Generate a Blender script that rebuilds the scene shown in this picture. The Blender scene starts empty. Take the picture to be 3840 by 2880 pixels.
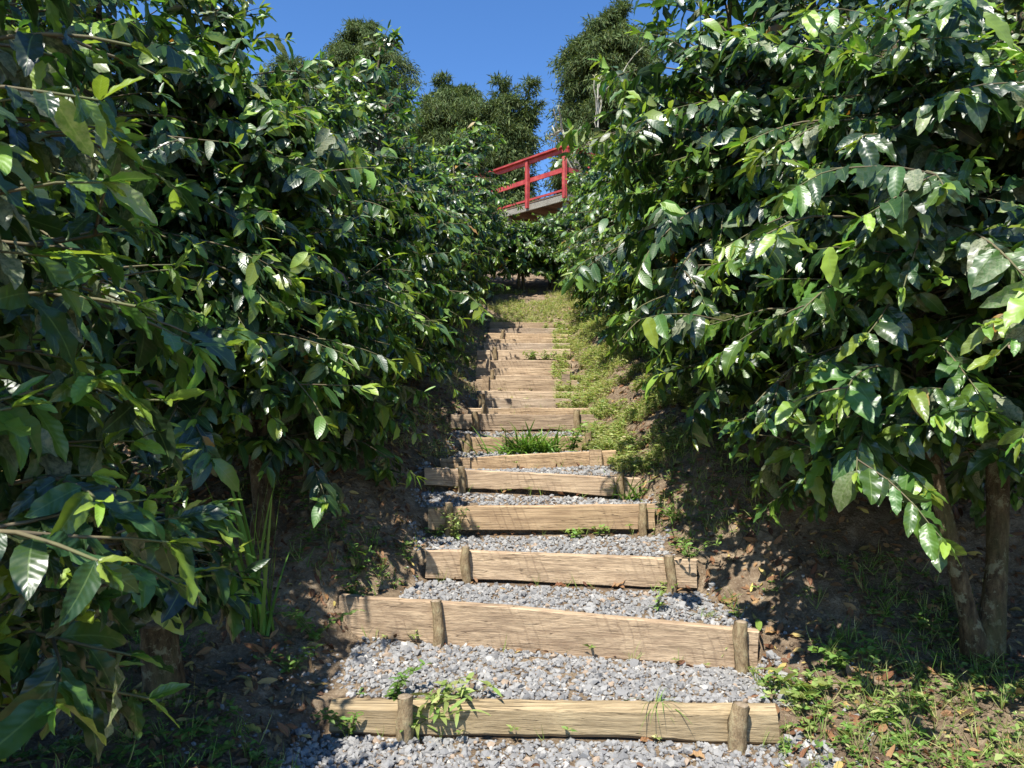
import bpy, math, random
import numpy as np
from mathutils import Vector
R = math.radians
random.seed(7)
rng = np.random.default_rng(11)
sc = bpy.context.scene
COL = sc.collection

# ------------------------------------------------------------------ camera, sky, sun, exposure
EYE = 1.6            # eye height over the foot of the stairs
F = 731.0            # focal length in pixels of the 1024 px picture
HZ = 398.0           # row of the horizon
cam_d = bpy.data.cameras.new('camera')
cam = bpy.data.objects.new('camera', cam_d); COL.objects.link(cam)
cam.location = (0, 0, EYE); cam.rotation_euler = (R(90), 0, 0)
cam_d.sensor_width = 36; cam_d.lens = F / 1024 * 36
cam_d.shift_y = (HZ - 384) / 1024
cam_d.clip_start = 0.05; cam_d.clip_end = 600
cam_d.dof.use_dof = True; cam_d.dof.focus_distance = 4.6; cam_d.dof.aperture_fstop = 14.0
sc.camera = cam

SUN_EL, SUN_AZ = 60.0, 205.0     # azimuth clockwise from +Y (the way the camera looks)
w = bpy.data.worlds.new('World'); sc.world = w; w.use_nodes = True
nt = w.node_tree; nt.nodes.clear()
sky = nt.nodes.new('ShaderNodeTexSky'); sky.sky_type = 'NISHITA'; sky.sun_disc = False
sky.sun_elevation = R(SUN_EL); sky.sun_rotation = R(SUN_AZ)
sky.altitude = 1500; sky.air_density = 1.0; sky.dust_density = 0.0; sky.ozone_density = 4.0
hs = nt.nodes.new('ShaderNodeHueSaturation'); hs.inputs['Saturation'].default_value = 1.18; hs.inputs['Value'].default_value = 1.08; hs.inputs['Hue'].default_value = 0.504
bgn = nt.nodes.new('ShaderNodeBackground'); bgn.inputs[1].default_value = 0.118
outw = nt.nodes.new('ShaderNodeOutputWorld')
nt.links.new(sky.outputs[0], hs.inputs['Color']); nt.links.new(hs.outputs[0], bgn.inputs[0]); nt.links.new(bgn.outputs[0], outw.inputs[0])

sd = bpy.data.lights.new('sun', 'SUN'); sd.energy = 5.0; sd.angle = R(0.53); sd.color = (1.0, 0.955, 0.88)
sun = bpy.data.objects.new('sun', sd); COL.objects.link(sun)
tosun = Vector((math.sin(R(SUN_AZ)) * math.cos(R(SUN_EL)), math.cos(R(SUN_AZ)) * math.cos(R(SUN_EL)), math.sin(R(SUN_EL))))
sun.rotation_euler = tosun.to_track_quat('Z', 'Y').to_euler(); sun.location = (-8, -8, 30)
sc.view_settings.view_transform = 'Standard'; sc.view_settings.look = 'None'
sc.view_settings.exposure = 0.88; sc.view_settings.gamma = 1
sc.cycles.max_bounces = 6; sc.cycles.diffuse_bounces = 3; sc.cycles.glossy_bounces = 2
sc.cycles.transmission_bounces = 3; sc.cycles.transparent_max_bounces = 4
sc.cycles.use_denoising = True

# ------------------------------------------------------------------ helpers
def P(px, py, d):
    return np.array([(px - 512) / F * d, d, EYE + (HZ - py) / F * d])

def tag(o, label=None, cat=None, group=None, kind=None):
    if label: o['label'] = label
    if cat: o['category'] = cat
    if group: o['group'] = group
    if kind: o['kind'] = kind
    return o

def empty(name, loc, label, cat, group=None):
    o = bpy.data.objects.new(name, None); COL.objects.link(o)
    o.location = loc; o.empty_display_size = 0.1
    return tag(o, label, cat, group)

def link(name, me, mat, parent=None):
    o = bpy.data.objects.new(name, me); COL.objects.link(o)
    if mat: me.materials.append(mat)
    if parent is not None:
        o.parent = parent
        me.transform(__import__('mathutils').Matrix.Translation(-Vector(parent_world(parent))))
    return o

def parent_world(p):
    v = Vector(p.location)
    while p.parent: p = p.parent; v += Vector(p.location)
    return v

class Acc:
    """collects vertices and faces, builds one mesh"""
    def __init__(s): s.v = []; s.f4 = []; s.f3 = []; s.n = 0; s.a = []; s.uv = []
    def add(s, v, f4=None, f3=None, a=None, uv=None):
        v = np.asarray(v, float).reshape(-1, 3)
        s.v.append(v)
        if f4 is not None and len(f4): s.f4.append(np.asarray(f4, int).reshape(-1, 4) + s.n)
        if f3 is not None and len(f3): s.f3.append(np.asarray(f3, int).reshape(-1, 3) + s.n)
        s.a.append(np.zeros((len(v), 4)) if a is None else np.broadcast_to(np.asarray(a, float), (len(v), 4)))
        s.uv.append(np.zeros((len(v), 2)) if uv is None else np.asarray(uv, float))
        s.n += len(v)
    def mesh(s, name, smooth=True):
        v = np.concatenate(s.v)
        f4 = np.concatenate(s.f4) if s.f4 else np.zeros((0, 4), int)
        f3 = np.concatenate(s.f3) if s.f3 else np.zeros((0, 3), int)
        me = bpy.data.meshes.new(name)
        me.vertices.add(len(v)); me.vertices.foreach_set('co', v.ravel().astype(np.float32))
        idx = np.concatenate([f4.ravel(), f3.ravel()])
        me.loops.add(len(idx)); me.loops.foreach_set('vertex_index', idx.astype(np.int32))
        nf = len(f4) + len(f3)
        me.polygons.add(nf)
        ls = np.concatenate([np.arange(len(f4)) * 4, len(f4) * 4 + np.arange(len(f3)) * 3])
        me.polygons.foreach_set('loop_start', ls.astype(np.int32))
        me.polygons.foreach_set('use_smooth', np.full(nf, smooth, bool))
        at = me.attributes.new('tone', 'FLOAT_COLOR', 'POINT')
        at.data.foreach_set('color', np.concatenate(s.a).astype(np.float32).ravel())
        uvl = me.uv_layers.new(name='UVMap')
        uvl.data.foreach_set('uv', np.concatenate(s.uv)[idx].astype(np.float32).ravel())
        me.update(calc_edges=True)
        return me
    def build(s, name, mat, parent=None, smooth=True):
        return link(name, s.mesh(name, smooth), mat, parent)

def vnoise(x, y, seed=0):
    """smooth value noise, arrays in, -1..1 out"""
    x = np.asarray(x, float); y = np.asarray(y, float)
    xi = np.floor(x); yi = np.floor(y); fx = x - xi; fy = y - yi
    fx = fx * fx * (3 - 2 * fx); fy = fy * fy * (3 - 2 * fy)
    def h(a, b):
        q = np.sin(a * 127.1 + b * 311.7 + seed * 74.7) * 43758.5453
        return (q - np.floor(q)) * 2 - 1
    return (h(xi, yi) * (1 - fx) + h(xi + 1, yi) * fx) * (1 - fy) + (h(xi, yi + 1) * (1 - fx) + h(xi + 1, yi + 1) * fx) * fy

def unit(v):
    v = np.asarray(v, float)
    return v / np.maximum(np.linalg.norm(v, axis=-1, keepdims=True), 1e-9)

def tube(acc, pts, rad, k=5, cap=True, a=None, rough=0.0):
    pts = np.asarray(pts, float); n = len(pts)
    rad = np.broadcast_to(np.asarray(rad, float), (n,))
    d = unit(np.gradient(pts, axis=0))
    ref = np.array([0.31, 0.12, 0.94]) if abs(unit(pts[-1] - pts[0])[2]) < 0.8 else np.array([0.9, 0.4, 0.05])
    s = unit(np.cross(d, ref)); t = np.cross(d, s)
    th = np.arange(k) / k * 2 * math.pi
    rr = rad[:, None] * (1 + rough * rng.uniform(-1, 1, (n, k)))
    v = pts[:, None, :] + rr[..., None] * (np.cos(th)[None, :, None] * s[:, None, :] + np.sin(th)[None, :, None] * t[:, None, :])
    i = np.arange(n - 1)[:, None] * k; j = np.arange(k)[None, :]; j2 = (j + 1) % k
    f4 = np.stack([i + j, i + j2, i + k + j2, i + k + j], -1).reshape(-1, 4)
    v = v.reshape(-1, 3); f3 = None
    if cap:
        v = np.vstack([v, pts[-1:] + d[-1:] * rad[-1] * 0.15, pts[:1]])
        jj = np.arange(k); b = (n - 1) * k
        f3 = np.concatenate([np.stack([b + jj, b + (jj + 1) % k, np.full(k, n * k)], -1),
                             np.stack([(jj + 1) % k, jj, np.full(k, n * k + 1)], -1)])
    acc.add(v, f4, f3, a)

class Leaves:
    """many leaves in one mesh: each a curved, folded, wavy blade"""
    def __init__(s): s.r = []
    def add(s, pos, axis, nrm, L, W, bend=0.3, fold=0.25, wave=0.05, tint=0.3, dust=0.0, shape=0):
        s.r.append((*pos, *axis, *nrm, L, W, bend, fold, wave, tint, dust, shape))
    def acc(s, nt_=5, ns=2, out=None):
        r = np.array(s.r); N = len(r)
        out = out or Acc()
        if not N: return out
        pos, ax, nm = r[:, 0:3], unit(r[:, 3:6]), r[:, 6:9]
        L, Wd, bend, fold, wave, tint, dust, shp = [r[:, 9 + i][:, None, None] for i in range(8)]
        b = unit(np.cross(ax, nm)); nm = np.cross(b, ax)
        t = np.linspace(0, 1, nt_ + 1)[None, :, None]; s_ = np.linspace(-1, 1, ns + 1)[None, None, :]
        w0 = np.clip(t, 0, 1) ** 0.62 * np.clip(1 - t, 0, 1) ** 0.8 * 1.92      # broad, pointed blade
        w1 = (1 - t) ** 0.6 * (0.75 + 0.25 * t) + 0 * t                         # strap blade
        w0 = w0 * (1 + (.035 * np.sin(t * 31 + rng.uniform(0, 6, (N, 1, 1))) + .05 * np.sin(t * 9 + rng.uniform(0, 6, (N, 1, 1)))) * (nt_ > 4))
        wt = np.where(shp > 0.5, w1, w0); wt = np.maximum(wt, 0.025)
        ph = rng.uniform(0, 6.28, (N, 1, 1)); tw = rng.normal(0, 0.18, (N, 1, 1))
        x = s_ * wt * Wd * 0.5
        ang = bend * t * 1.35
        y = L * t * (1 - 0.18 * bend * t); z = -L * bend * t * t * 0.62
        sag = fold * np.abs(s_) * wt * Wd * 0.5
        rip = wave * Wd * np.sin(t * 19 + ph + s_ * 1.3) * np.abs(s_) * (wt > 0.1)
        z = z + sag + rip + x * tw * t * 2
        x = x + 0.06 * Wd * np.sin(t * 3 + ph)
        y = y + 0 * x
        V = pos[:, None, None, :] + x[..., None] * b[:, None, None, :] + y[..., None] * ax[:, None, None, :] + z[..., None] * nm[:, None, None, :]
        m = (nt_ + 1) * (ns + 1)
        i = np.arange(nt_)[:, None] * (ns + 1); j = np.arange(ns)[None, :]
        q = np.stack([i + j, i + j + 1, i + ns + 2 + j, i + ns + 1 + j], -1).reshape(-1, 4)
        f4 = (q[None] + (np.arange(N) * m)[:, None, None]).reshape(-1, 4)
        rnd = rng.uniform(0, 1, (N, 1, 1))
        a = np.stack(np.broadcast_arrays(tint, rnd, dust, 1 + 0 * t + 0 * s_), -1).reshape(-1, 4)
        a = np.broadcast_to(np.stack([r[:, 14], rnd[:, 0, 0], r[:, 15], np.ones(N)], -1)[:, None, :], (N, m, 4)).reshape(-1, 4)
        uv = np.stack(np.broadcast_arrays(s_ + 0 * t, t + 0 * s_), -1).reshape(1, m, 2)
        uv = np.broadcast_to(uv, (N, m, 2)).reshape(-1, 2)
        out.add(V.reshape(-1, 3), f4, None, a, uv)
        return out

# ------------------------------------------------------------------ materials
def mat(name):
    m = bpy.data.materials.new(name); m.use_nodes = True
    n = m.node_tree; n.nodes.clear()
    return m, n
def N(n, typ, **kw):
    x = n.nodes.new('ShaderNode' + typ)
    for k, v in kw.items():
        if k in x.inputs.keys() if hasattr(x.inputs, 'keys') else False: x.inputs[k].default_value = v
        else: setattr(x, k, v)
    return x
def ramp(n, fac, stops):
    r = n.nodes.new('ShaderNodeValToRGB'); el = r.color_ramp.elements
    while len(el) < len(stops): el.new(0.5)
    for e, (p, c) in zip(el, stops): e.position = p; e.color = (*c, 1)
    n.links.new(fac, r.inputs[0]); return r.outputs[0]
def mix(n, fac, a, b, mode='MIX'):
    x = n.nodes.new('ShaderNodeMix'); x.data_type = 'RGBA'; x.blend_type = mode
    for s, v in ((x.inputs[0], fac), (x.inputs[6], a), (x.inputs[7], b)):
        if hasattr(v, 'is_linked') or hasattr(v, 'links'): n.links.new(v, s)
        elif isinstance(v, tuple): s.default_value = (*v, 1)
        else: s.default_value = v
    return x.outputs[2]
def mth(n, op, a, b=None, clamp=False):
    x = n.nodes.new('ShaderNodeMath'); x.operation = op; x.use_clamp = clamp
    for s, v in ((x.inputs[0], a), (x.inputs[1], b)):
        if v is None: continue
        if hasattr(v, 'links'): n.links.new(v, s)
        else: s.default_value = v
    return x.outputs[0]
def noise(n, scale, detail=4, rough=0.6, vec=None, dist=0.0):
    x = n.nodes.new('ShaderNodeTexNoise'); x.inputs['Scale'].default_value = scale
    x.inputs['Detail'].default_value = detail; x.inputs['Roughness'].default_value = rough
    x.inputs['Distortion'].default_value = dist
    if vec is not None: n.links.new(vec, x.inputs['Vector'])
    return x.outputs[0]
def coords(n, scale=(1, 1, 1), rot=(0, 0, 0)):
    t = n.nodes.new('ShaderNodeTexCoord'); m = n.nodes.new('ShaderNodeMapping')
    m.inputs['Scale'].default_value = scale; m.inputs['Rotation'].default_value = rot
    n.links.new(t.outputs['Object'], m.inputs[0]); return m.outputs[0]
def finish(n, col, rough=0.9, bump=None, bstr=0.3, bdist=0.01, spec=0.3, trans=None, tcol=None, coat=0.0):
    p = n.nodes.new('ShaderNodeBsdfPrincipled'); o = n.nodes.new('ShaderNodeOutputMaterial')
    if isinstance(col, tuple): p.inputs['Base Color'].default_value = (*col, 1)
    else: n.links.new(col, p.inputs['Base Color'])
    if hasattr(rough, 'links'): n.links.new(rough, p.inputs['Roughness'])
    else: p.inputs['Roughness'].default_value = rough
    if hasattr(spec, 'links'): n.links.new(spec, p.inputs['Specular IOR Level'])
    else: p.inputs['Specular IOR Level'].default_value = spec
    p.inputs['Coat Weight'].default_value = coat; p.inputs['Coat Roughness'].default_value = 0.22
    if bump is not None:
        b = n.nodes.new('ShaderNodeBump'); b.inputs['Strength'].default_value = bstr; b.inputs['Distance'].default_value = bdist
        n.links.new(bump, b.inputs['Height']); n.links.new(b.outputs[0], p.inputs['Normal'])
    if trans:
        t = n.nodes.new('ShaderNodeBsdfTranslucent')
        if isinstance(tcol, tuple): t.inputs[0].default_value = (*tcol, 1)
        else: n.links.new(tcol, t.inputs[0])
        m = n.nodes.new('ShaderNodeMixShader'); m.inputs[0].default_value = trans
        n.links.new(p.outputs[0], m.inputs[1]); n.links.new(t.outputs[0], m.inputs[2]); n.links.new(m.outputs[0], o.inputs[0])
    else: n.links.new(p.outputs[0], o.inputs[0])
def tone(n):
    a = n.nodes.new('ShaderNodeAttribute'); a.attribute_name = 'tone'
    s = n.nodes.new('ShaderNodeSeparateColor'); n.links.new(a.outputs['Color'], s.inputs[0])
    return s.outputs[0], s.outputs[1], s.outputs[2]

def leaf_material(name, stops, rough=(0.28, 0.5), veins=11.0, trans=0.28, spec=0.5, tmul=2.2, vb=0.35, dustcol=(0.30, 0.31, 0.19), coat=0.0):
    m, n = mat(name)
    t, r, d = tone(n)
    c = ramp(n, t, stops)
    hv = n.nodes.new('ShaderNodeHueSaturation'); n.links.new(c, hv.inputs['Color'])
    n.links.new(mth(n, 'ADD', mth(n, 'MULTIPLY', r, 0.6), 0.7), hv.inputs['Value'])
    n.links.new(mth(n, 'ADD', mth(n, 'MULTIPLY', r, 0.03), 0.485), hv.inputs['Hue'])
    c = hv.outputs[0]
    uv = n.nodes.new('ShaderNodeUVMap'); sp = n.nodes.new('ShaderNodeSeparateXYZ'); n.links.new(uv.outputs[0], sp.inputs[0])
    s = mth(n, 'ABSOLUTE', sp.outputs[0])
    # side veins run forward from the midrib
    ph = mth(n, 'MULTIPLY', mth(n, 'SUBTRACT', sp.outputs[1], mth(n, 'MULTIPLY', s, 0.16)), veins * 6.2832)
    vein = mth(n, 'SINE', ph)
    mid = mth(n, 'LESS_THAN', s, 0.055)
    c = mix(n, mth(n, 'MULTIPLY', mid, 0.35), c, (0.22, 0.32, 0.10))
    geo = n.nodes.new('ShaderNodeNewGeometry')
    sp1 = noise(n, 90, 4, 0.75, geo.outputs['Position'])
    sp1 = ramp(n, sp1, [(0.42, (0, 0, 0)), (0.58, (1, 1, 1))])
    dm = mth(n, 'MULTIPLY', mth(n, 'ADD', mth(n, 'MULTIPLY', sp1, 0.7), 0.3), d, True)
    c = mix(n, dm, c, dustcol)
    hb = mth(n, 'ADD', vein, mth(n, 'MULTIPLY', mid, -2.0))
    rg = mth(n, 'ADD', mth(n, 'ADD', mth(n, 'MULTIPLY', r, rough[1] - rough[0]), rough[0]), mth(n, 'MULTIPLY', dm, 0.4))
    tc = mix(n, 1.0, c, (tmul * 1.0, tmul * 1.0, tmul * 0.55), 'MULTIPLY')
    finish(n, c, rg, hb, vb, 0.0012, spec, trans, tc, coat)
    return m

M = {}
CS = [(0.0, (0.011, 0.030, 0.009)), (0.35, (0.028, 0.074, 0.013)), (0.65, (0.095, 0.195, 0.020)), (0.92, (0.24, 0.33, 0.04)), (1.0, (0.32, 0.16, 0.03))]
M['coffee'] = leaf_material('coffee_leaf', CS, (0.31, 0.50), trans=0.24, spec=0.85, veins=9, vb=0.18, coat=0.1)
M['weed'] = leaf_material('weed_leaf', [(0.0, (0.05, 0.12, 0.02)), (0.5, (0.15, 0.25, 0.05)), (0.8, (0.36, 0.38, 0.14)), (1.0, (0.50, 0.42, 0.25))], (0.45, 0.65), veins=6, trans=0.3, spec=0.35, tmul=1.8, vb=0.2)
M['blade'] = leaf_material('grass_blade', [(0.0, (0.05, 0.12, 0.02)), (0.5, (0.15, 0.27, 0.04)), (1.0, (0.50, 0.44, 0.20))], (0.4, 0.6), veins=0.3, trans=0.3, spec=0.35, tmul=1.6, vb=0.1)
M['dead'] = leaf_material('dry_leaf', [(0.0, (0.07, 0.035, 0.02)), (0.4, (0.20, 0.09, 0.045)), (0.75, (0.33, 0.20, 0.10)), (0.9, (0.42, 0.34, 0.10)), (1.0, (0.16, 0.24, 0.04))], (0.55, 0.8), veins=8, trans=0.12, spec=0.25, tmul=1.4)
M['conifer'] = leaf_material('cypress_spray', [(0.0, (0.030, 0.055, 0.022)), (0.5, (0.080, 0.118, 0.040)), (1.0, (0.18, 0.21, 0.075))], (0.6, 0.8), veins=1, trans=0.2, spec=0.2, tmul=1.6, vb=0.0)

m, n = mat('bark'); v = coords(n, (1, 1, 0.35))
a = noise(n, 28, 6, 0.7, v); b = noise(n, 6, 3, 0.6, v)
c = ramp(n, a, [(0.32, (0.030, 0.022, 0.014)), (0.52, (0.105, 0.078, 0.046)), (0.72, (0.22, 0.175, 0.105))])
lc = noise(n, 14, 5, 0.75, coords(n))
c = mix(n, ramp(n, lc, [(0.54, (0, 0, 0)), (0.60, (0.75, 0.75, 0.75))]), c, (0.26, 0.26, 0.17))
c = mix(n, ramp(n, b, [(0.5, (0, 0, 0)), (0.66, (0.6, 0.6, 0.6))]), c, (0.10, 0.105, 0.045))
finish(n, c, 0.9, mth(n, 'ADD', a, lc), 1.0, 0.02, 0.2); M['bark'] = m
m, n = mat('twig'); t, r, d = tone(n); v = coords(n)
c = ramp(n, t, [(0, (0.10, 0.08, 0.05)), (0.5, (0.18, 0.15, 0.08)), (1, (0.10, 0.17, 0.04))])
finish(n, mix(n, noise(n, 30, 3, 0.6, v), c, (0.10, 0.08, 0.05)), 0.8, None); M['twig'] = m
m, n = mat('pale_bark'); v = coords(n)
finish(n, ramp(n, noise(n, 9, 5, 0.7, v), [(0.35, (0.14, 0.12, 0.08)), (0.6, (0.42, 0.40, 0.31))]), 0.9, noise(n, 20, 4, 0.6, v), 0.5, 0.02); M['pale'] = m
m, n = mat('green_berry'); t, r, d = tone(n)
finish(n, ramp(n, r, [(0, (0.05, 0.12, 0.02)), (0.9, (0.14, 0.25, 0.05)), (1.0, (0.16, 0.24, 0.04))]), 0.3, None, spec=0.5); M['berry'] = m

def wood(name, light, dark, grain=(0.9, 9, 9), saw=True):
    m, n = mat(name)
    oi = n.nodes.new('ShaderNodeObjectInfo'); tcd = n.nodes.new('ShaderNodeTexCoord')
    off = n.nodes.new('ShaderNodeVectorMath'); off.operation = 'ADD'
    cmb = n.nodes.new('ShaderNodeCombineXYZ'); n.links.new(mth(n, 'MULTIPLY', oi.outputs['Random'], 17.0), cmb.inputs[0]); n.links.new(mth(n, 'MULTIPLY', oi.outputs['Random'], 5.0), cmb.inputs[2])
    n.links.new(tcd.outputs['Object'], off.inputs[0]); n.links.new(cmb.outputs[0], off.inputs[1])
    mp = n.nodes.new('ShaderNodeMapping'); mp.inputs['Scale'].default_value = grain; n.links.new(off.outputs[0], mp.inputs[0])
    g = noise(n, 5, 8, 0.65, mp.outputs[0], 0.6)
    mp2 = n.nodes.new('ShaderNodeMapping'); mp2.inputs['Scale'].default_value = (0.6, 40, 40); n.links.new(off.outputs[0], mp2.inputs[0])
    g2 = noise(n, 3, 4, 0.7, mp2.outputs[0], 0.3)
    big = noise(n, 2.4, 3, 0.6, off.outputs[0])
    c = ramp(n, g, [(0.25, dark), (0.47, tuple((a + b) / 2 for a, b in zip(light, dark))), (0.66, light)])
    c = mix(n, mth(n, 'MULTIPLY', ramp(n, g2, [(0.42, (1, 1, 1)), (0.52, (0, 0, 0))]), 0.45), c, tuple(x * 0.6 for x in dark))
    c = mix(n, 0.35, c, ramp(n, big, [(0.35, (0.62, 0.52, 0.42)), (0.65, (1.25, 1.2, 1.1))]), 'MULTIPLY')
    h = mth(n, 'ADD', g, g2)
    if saw:
        # arcs left by the saw
        wv = n.nodes.new('ShaderNodeTexWave'); wv.wave_type = 'RINGS'; wv.rings_direction = 'Y'; wv.inputs['Scale'].default_value = 6.5; wv.inputs['Distortion'].default_value = 3.0
        wv.inputs['Detail'].default_value = 3; wv.inputs['Detail Scale'].default_value = 1.2
        mp3 = n.nodes.new('ShaderNodeMapping'); mp3.inputs['Location'].default_value = (0.2, 0, 0.75); n.links.new(off.outputs[0], mp3.inputs[0]); n.links.new(mp3.outputs[0], wv.inputs[0])
        ws = ramp(n, wv.outputs[0], [(0.0, (0, 0, 0)), (0.22, (1, 1, 1))])
        mk = ramp(n, noise(n, 3.0, 2, 0.5, off.outputs[0]), [(0.45, (0, 0, 0)), (0.6, (1, 1, 1))])
        fac = mth(n, 'MULTIPLY', mth(n, 'MULTIPLY', mth(n, 'SUBTRACT', 1.0, ws), mk), 0.45)
        c = mix(n, fac, c, tuple(x * 0.8 for x in dark))
        h = mth(n, 'SUBTRACT', h, fac)
    # dark weather stains and drying cracks along the grain
    mp4 = n.nodes.new('ShaderNodeMapping'); mp4.inputs['Scale'].default_value = (1.6, 1, 14); n.links.new(off.outputs[0], mp4.inputs[0])
    st = ramp(n, noise(n, 2.2, 5, 0.65, mp4.outputs[0], 0.8), [(0.50, (0, 0, 0)), (0.68, (1, 1, 1))])
    c = mix(n, mth(n, 'MULTIPLY', st, 0.42), c, tuple(x * 0.75 for x in dark))
    mp5 = n.nodes.new('ShaderNodeMapping'); mp5.inputs['Scale'].default_value = (0.8, 5, 26); n.links.new(off.outputs[0], mp5.inputs[0])
    ck = n.nodes.new('ShaderNodeTexNoise'); ck.inputs['Scale'].default_value = 1.6; ck.inputs['Detail'].default_value = 2; n.links.new(mp5.outputs[0], ck.inputs['Vector'])
    ckl = ramp(n, mth(n, 'ABSOLUTE', mth(n, 'SUBTRACT', ck.outputs[0], 0.56)), [(0.0, (1, 1, 1)), (0.010, (0, 0, 0))])
    c = mix(n, mth(n, 'MULTIPLY', ckl, 0.8), c, tuple(x * 0.22 for x in dark))
    hb = n.nodes.new('ShaderNodeHueSaturation'); n.links.new(c, hb.inputs['Color']); n.links.new(mth(n, 'ADD', mth(n, 'MULTIPLY', oi.outputs['Random'], 0.34), 0.84), hb.inputs['Value'])
    n.links.new(mth(n, 'ADD', mth(n, 'MULTIPLY', mth(n, 'FRACT', mth(n, 'MULTIPLY', oi.outputs['Random'], 7.3)), 0.20), 0.80), hb.inputs['Saturation'])
    c = hb.outputs[0]; h = mth(n, 'SUBTRACT', h, ckl)
    finish(n, c, 0.85, h, 0.7, 0.006, 0.2)
    return m
M['plank'] = wood('weathered_plank', (0.52, 0.38, 0.23), (0.27, 0.18, 0.105), (0.7, 6, 6))
M['beam'] = wood('round_edged_beam', (0.42, 0.33, 0.20), (0.23, 0.175, 0.10), saw=False)
M['plank_up'] = wood('pale_plank', (0.60, 0.46, 0.30), (0.32, 0.22, 0.135), (0.7, 6, 6))
M['deckwood'] = wood('grey_deck_wood', (0.42, 0.40, 0.33), (0.22, 0.20, 0.16), saw=False)
M['underwood'] = wood('brown_deck_board', (0.25, 0.15, 0.08), (0.12, 0.07, 0.04), saw=False)
m, n = mat('red_paint'); v = coords(n)
finish(n, ramp(n, noise(n, 6, 5, 0.7, v), [(0.3, (0.28, 0.030, 0.034)), (0.55, (0.44, 0.065, 0.055)), (0.75, (0.52, 0.15, 0.11))]), 0.55, noise(n, 25, 4, 0.6, v), 0.3, 0.01); M['red'] = m
m, n = mat('stake_bark'); v = coords(n, (1, 1, 0.5)); a = noise(n, 30, 6, 0.7, v)
finish(n, ramp(n, a, [(0.3, (0.09, 0.06, 0.035)), (0.5, (0.26, 0.19, 0.11)), (0.72, (0.40, 0.34, 0.20))]), 0.95, a, 0.9, 0.015, 0.1); M['stake'] = m
m, n = mat('cut_end'); v = coords(n); a = noise(n, 40, 4, 0.7, v)
finish(n, ramp(n, a, [(0.35, (0.16, 0.12, 0.08)), (0.65, (0.34, 0.27, 0.19))]), 0.95, a, 0.5, 0.005, 0.1); M['cut'] = m

m, n = mat('soil'); geo = n.nodes.new('ShaderNodeNewGeometry'); v = geo.outputs['Position']
big = noise(n, 1.1, 4, 0.6, v); a = noise(n, 11, 8, 0.72, v); f = noise(n, 70, 4, 0.7, v)
c = ramp(n, a, [(0.30, (0.10, 0.068, 0.044)), (0.52, (0.25, 0.185, 0.12)), (0.72, (0.48, 0.38, 0.26))])
c = mix(n, ramp(n, big, [(0.45, (0, 0, 0)), (0.65, (0.45, 0.45, 0.45))]), c, (0.13, 0.085, 0.058))
c = mix(n, mth(n, 'MULTIPLY', ramp(n, f, [(0.55, (0, 0, 0)), (0.62, (1, 1, 1))]), 0.45), c, (0.42, 0.34, 0.24))
finish(n, c, 0.97, mth(n, 'ADD', mth(n, 'MULTIPLY', a, 1.6), mth(n, 'MULTIPLY', f, 0.5)), 1.0, 0.03, 0.1); M['soil'] = m
m, n = mat('crushed_stone'); t, r, d = tone(n); geo = n.nodes.new('ShaderNodeNewGeometry'); f = noise(n, 130, 4, 0.7, geo.outputs['Position'])
c = ramp(n, t, [(0.0, (0.115, 0.113, 0.112)), (0.45, (0.20, 0.196, 0.19)), (0.8, (0.30, 0.292, 0.275)), (0.93, (0.46, 0.44, 0.40)), (1.0, (0.32, 0.23, 0.15))])
c = mix(n, mth(n, 'MULTIPLY', f, 0.6), c, mix(n, 0.5, c, (0.38, 0.38, 0.375)))
finish(n, c, 0.85, f, 0.5, 0.003, 0.3); M['gravel'] = m

# ------------------------------------------------------------------ the stairs: measured ends of every plank
# pxL, pyL, dL, pxR, pyR, dR, height, gap under it
PL = [
 (330, 703, 3.35, 778, 709, 3.25, .150, .000), (340, 596, 4.12, 760, 630, 3.85, .220, .000),
 (426, 550, 4.65, 697, 560, 4.50, .175, .022), (428, 507, 5.12, 655, 505, 5.12, .165, .042),
 (425, 468, 5.55, 640, 478, 5.50, .135, .034), (440, 459, 6.15, 616, 450, 6.00, .125, .000),
 (462, 437, 6.70, 592, 437, 6.70, .145, .000), (451, 414, 7.30, 594, 415, 7.25, .150, .020),
 (468, 408, 7.80, 590, 408, 7.75, .125, .000), (478, 398, 8.25, 578, 398.5, 8.20, .140, .000),
 (478, 391, 8.75, 576, 392, 8.75, .130, .000), (476, 379.5, 9.25, 577, 381, 9.20, .150, .020),
 (476, 375.5, 9.70, 572, 375, 9.70, .110, .000), (476, 368, 10.15, 570, 368.5, 10.15, .140, .000),
 (477, 360.5, 10.6, 571, 360, 10.6, .150, .000), (477, 350, 11.05, 570, 349, 11.05, .160, .020),
 (484, 343, 11.5, 570, 343.5, 11.5, .160, .000), (486, 339, 11.9, 568, 338.5, 11.9, .120, .000),
 (488, 333, 12.3, 568, 334, 12.3, .150, .000), (489, 328.5, 12.7, 568, 328, 12.7, .140, .000),
 (490, 322, 13.1, 569, 323, 13.1, .160, .000)]
NP = len(PL)
PLW = [(P(a, b, c), P(d, e, f), h, g) for a, b, c, d, e, f, h, g in PL]
pyc = np.array([(l[1] + r[1]) / 2 for l, r, h, g in PLW])
pxl = np.array([l[0] for l, r, h, g in PLW]); pxr = np.array([r[0] for l, r, h, g in PLW])
pzt = np.array([(l[2] + r[2]) / 2 for l, r, h, g in PLW]); ph_ = np.array([h for l, r, h, g in PLW])
pgap = np.array([g for l, r, h, g in PLW])
plz = np.array([l[2] for l, r, h, g in PLW]); prz = np.array([r[2] for l, r, h, g in PLW])
ply = np.array([l[1] for l, r, h, g in PLW]); pry = np.array([r[1] for l, r, h, g in PLW])

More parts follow.
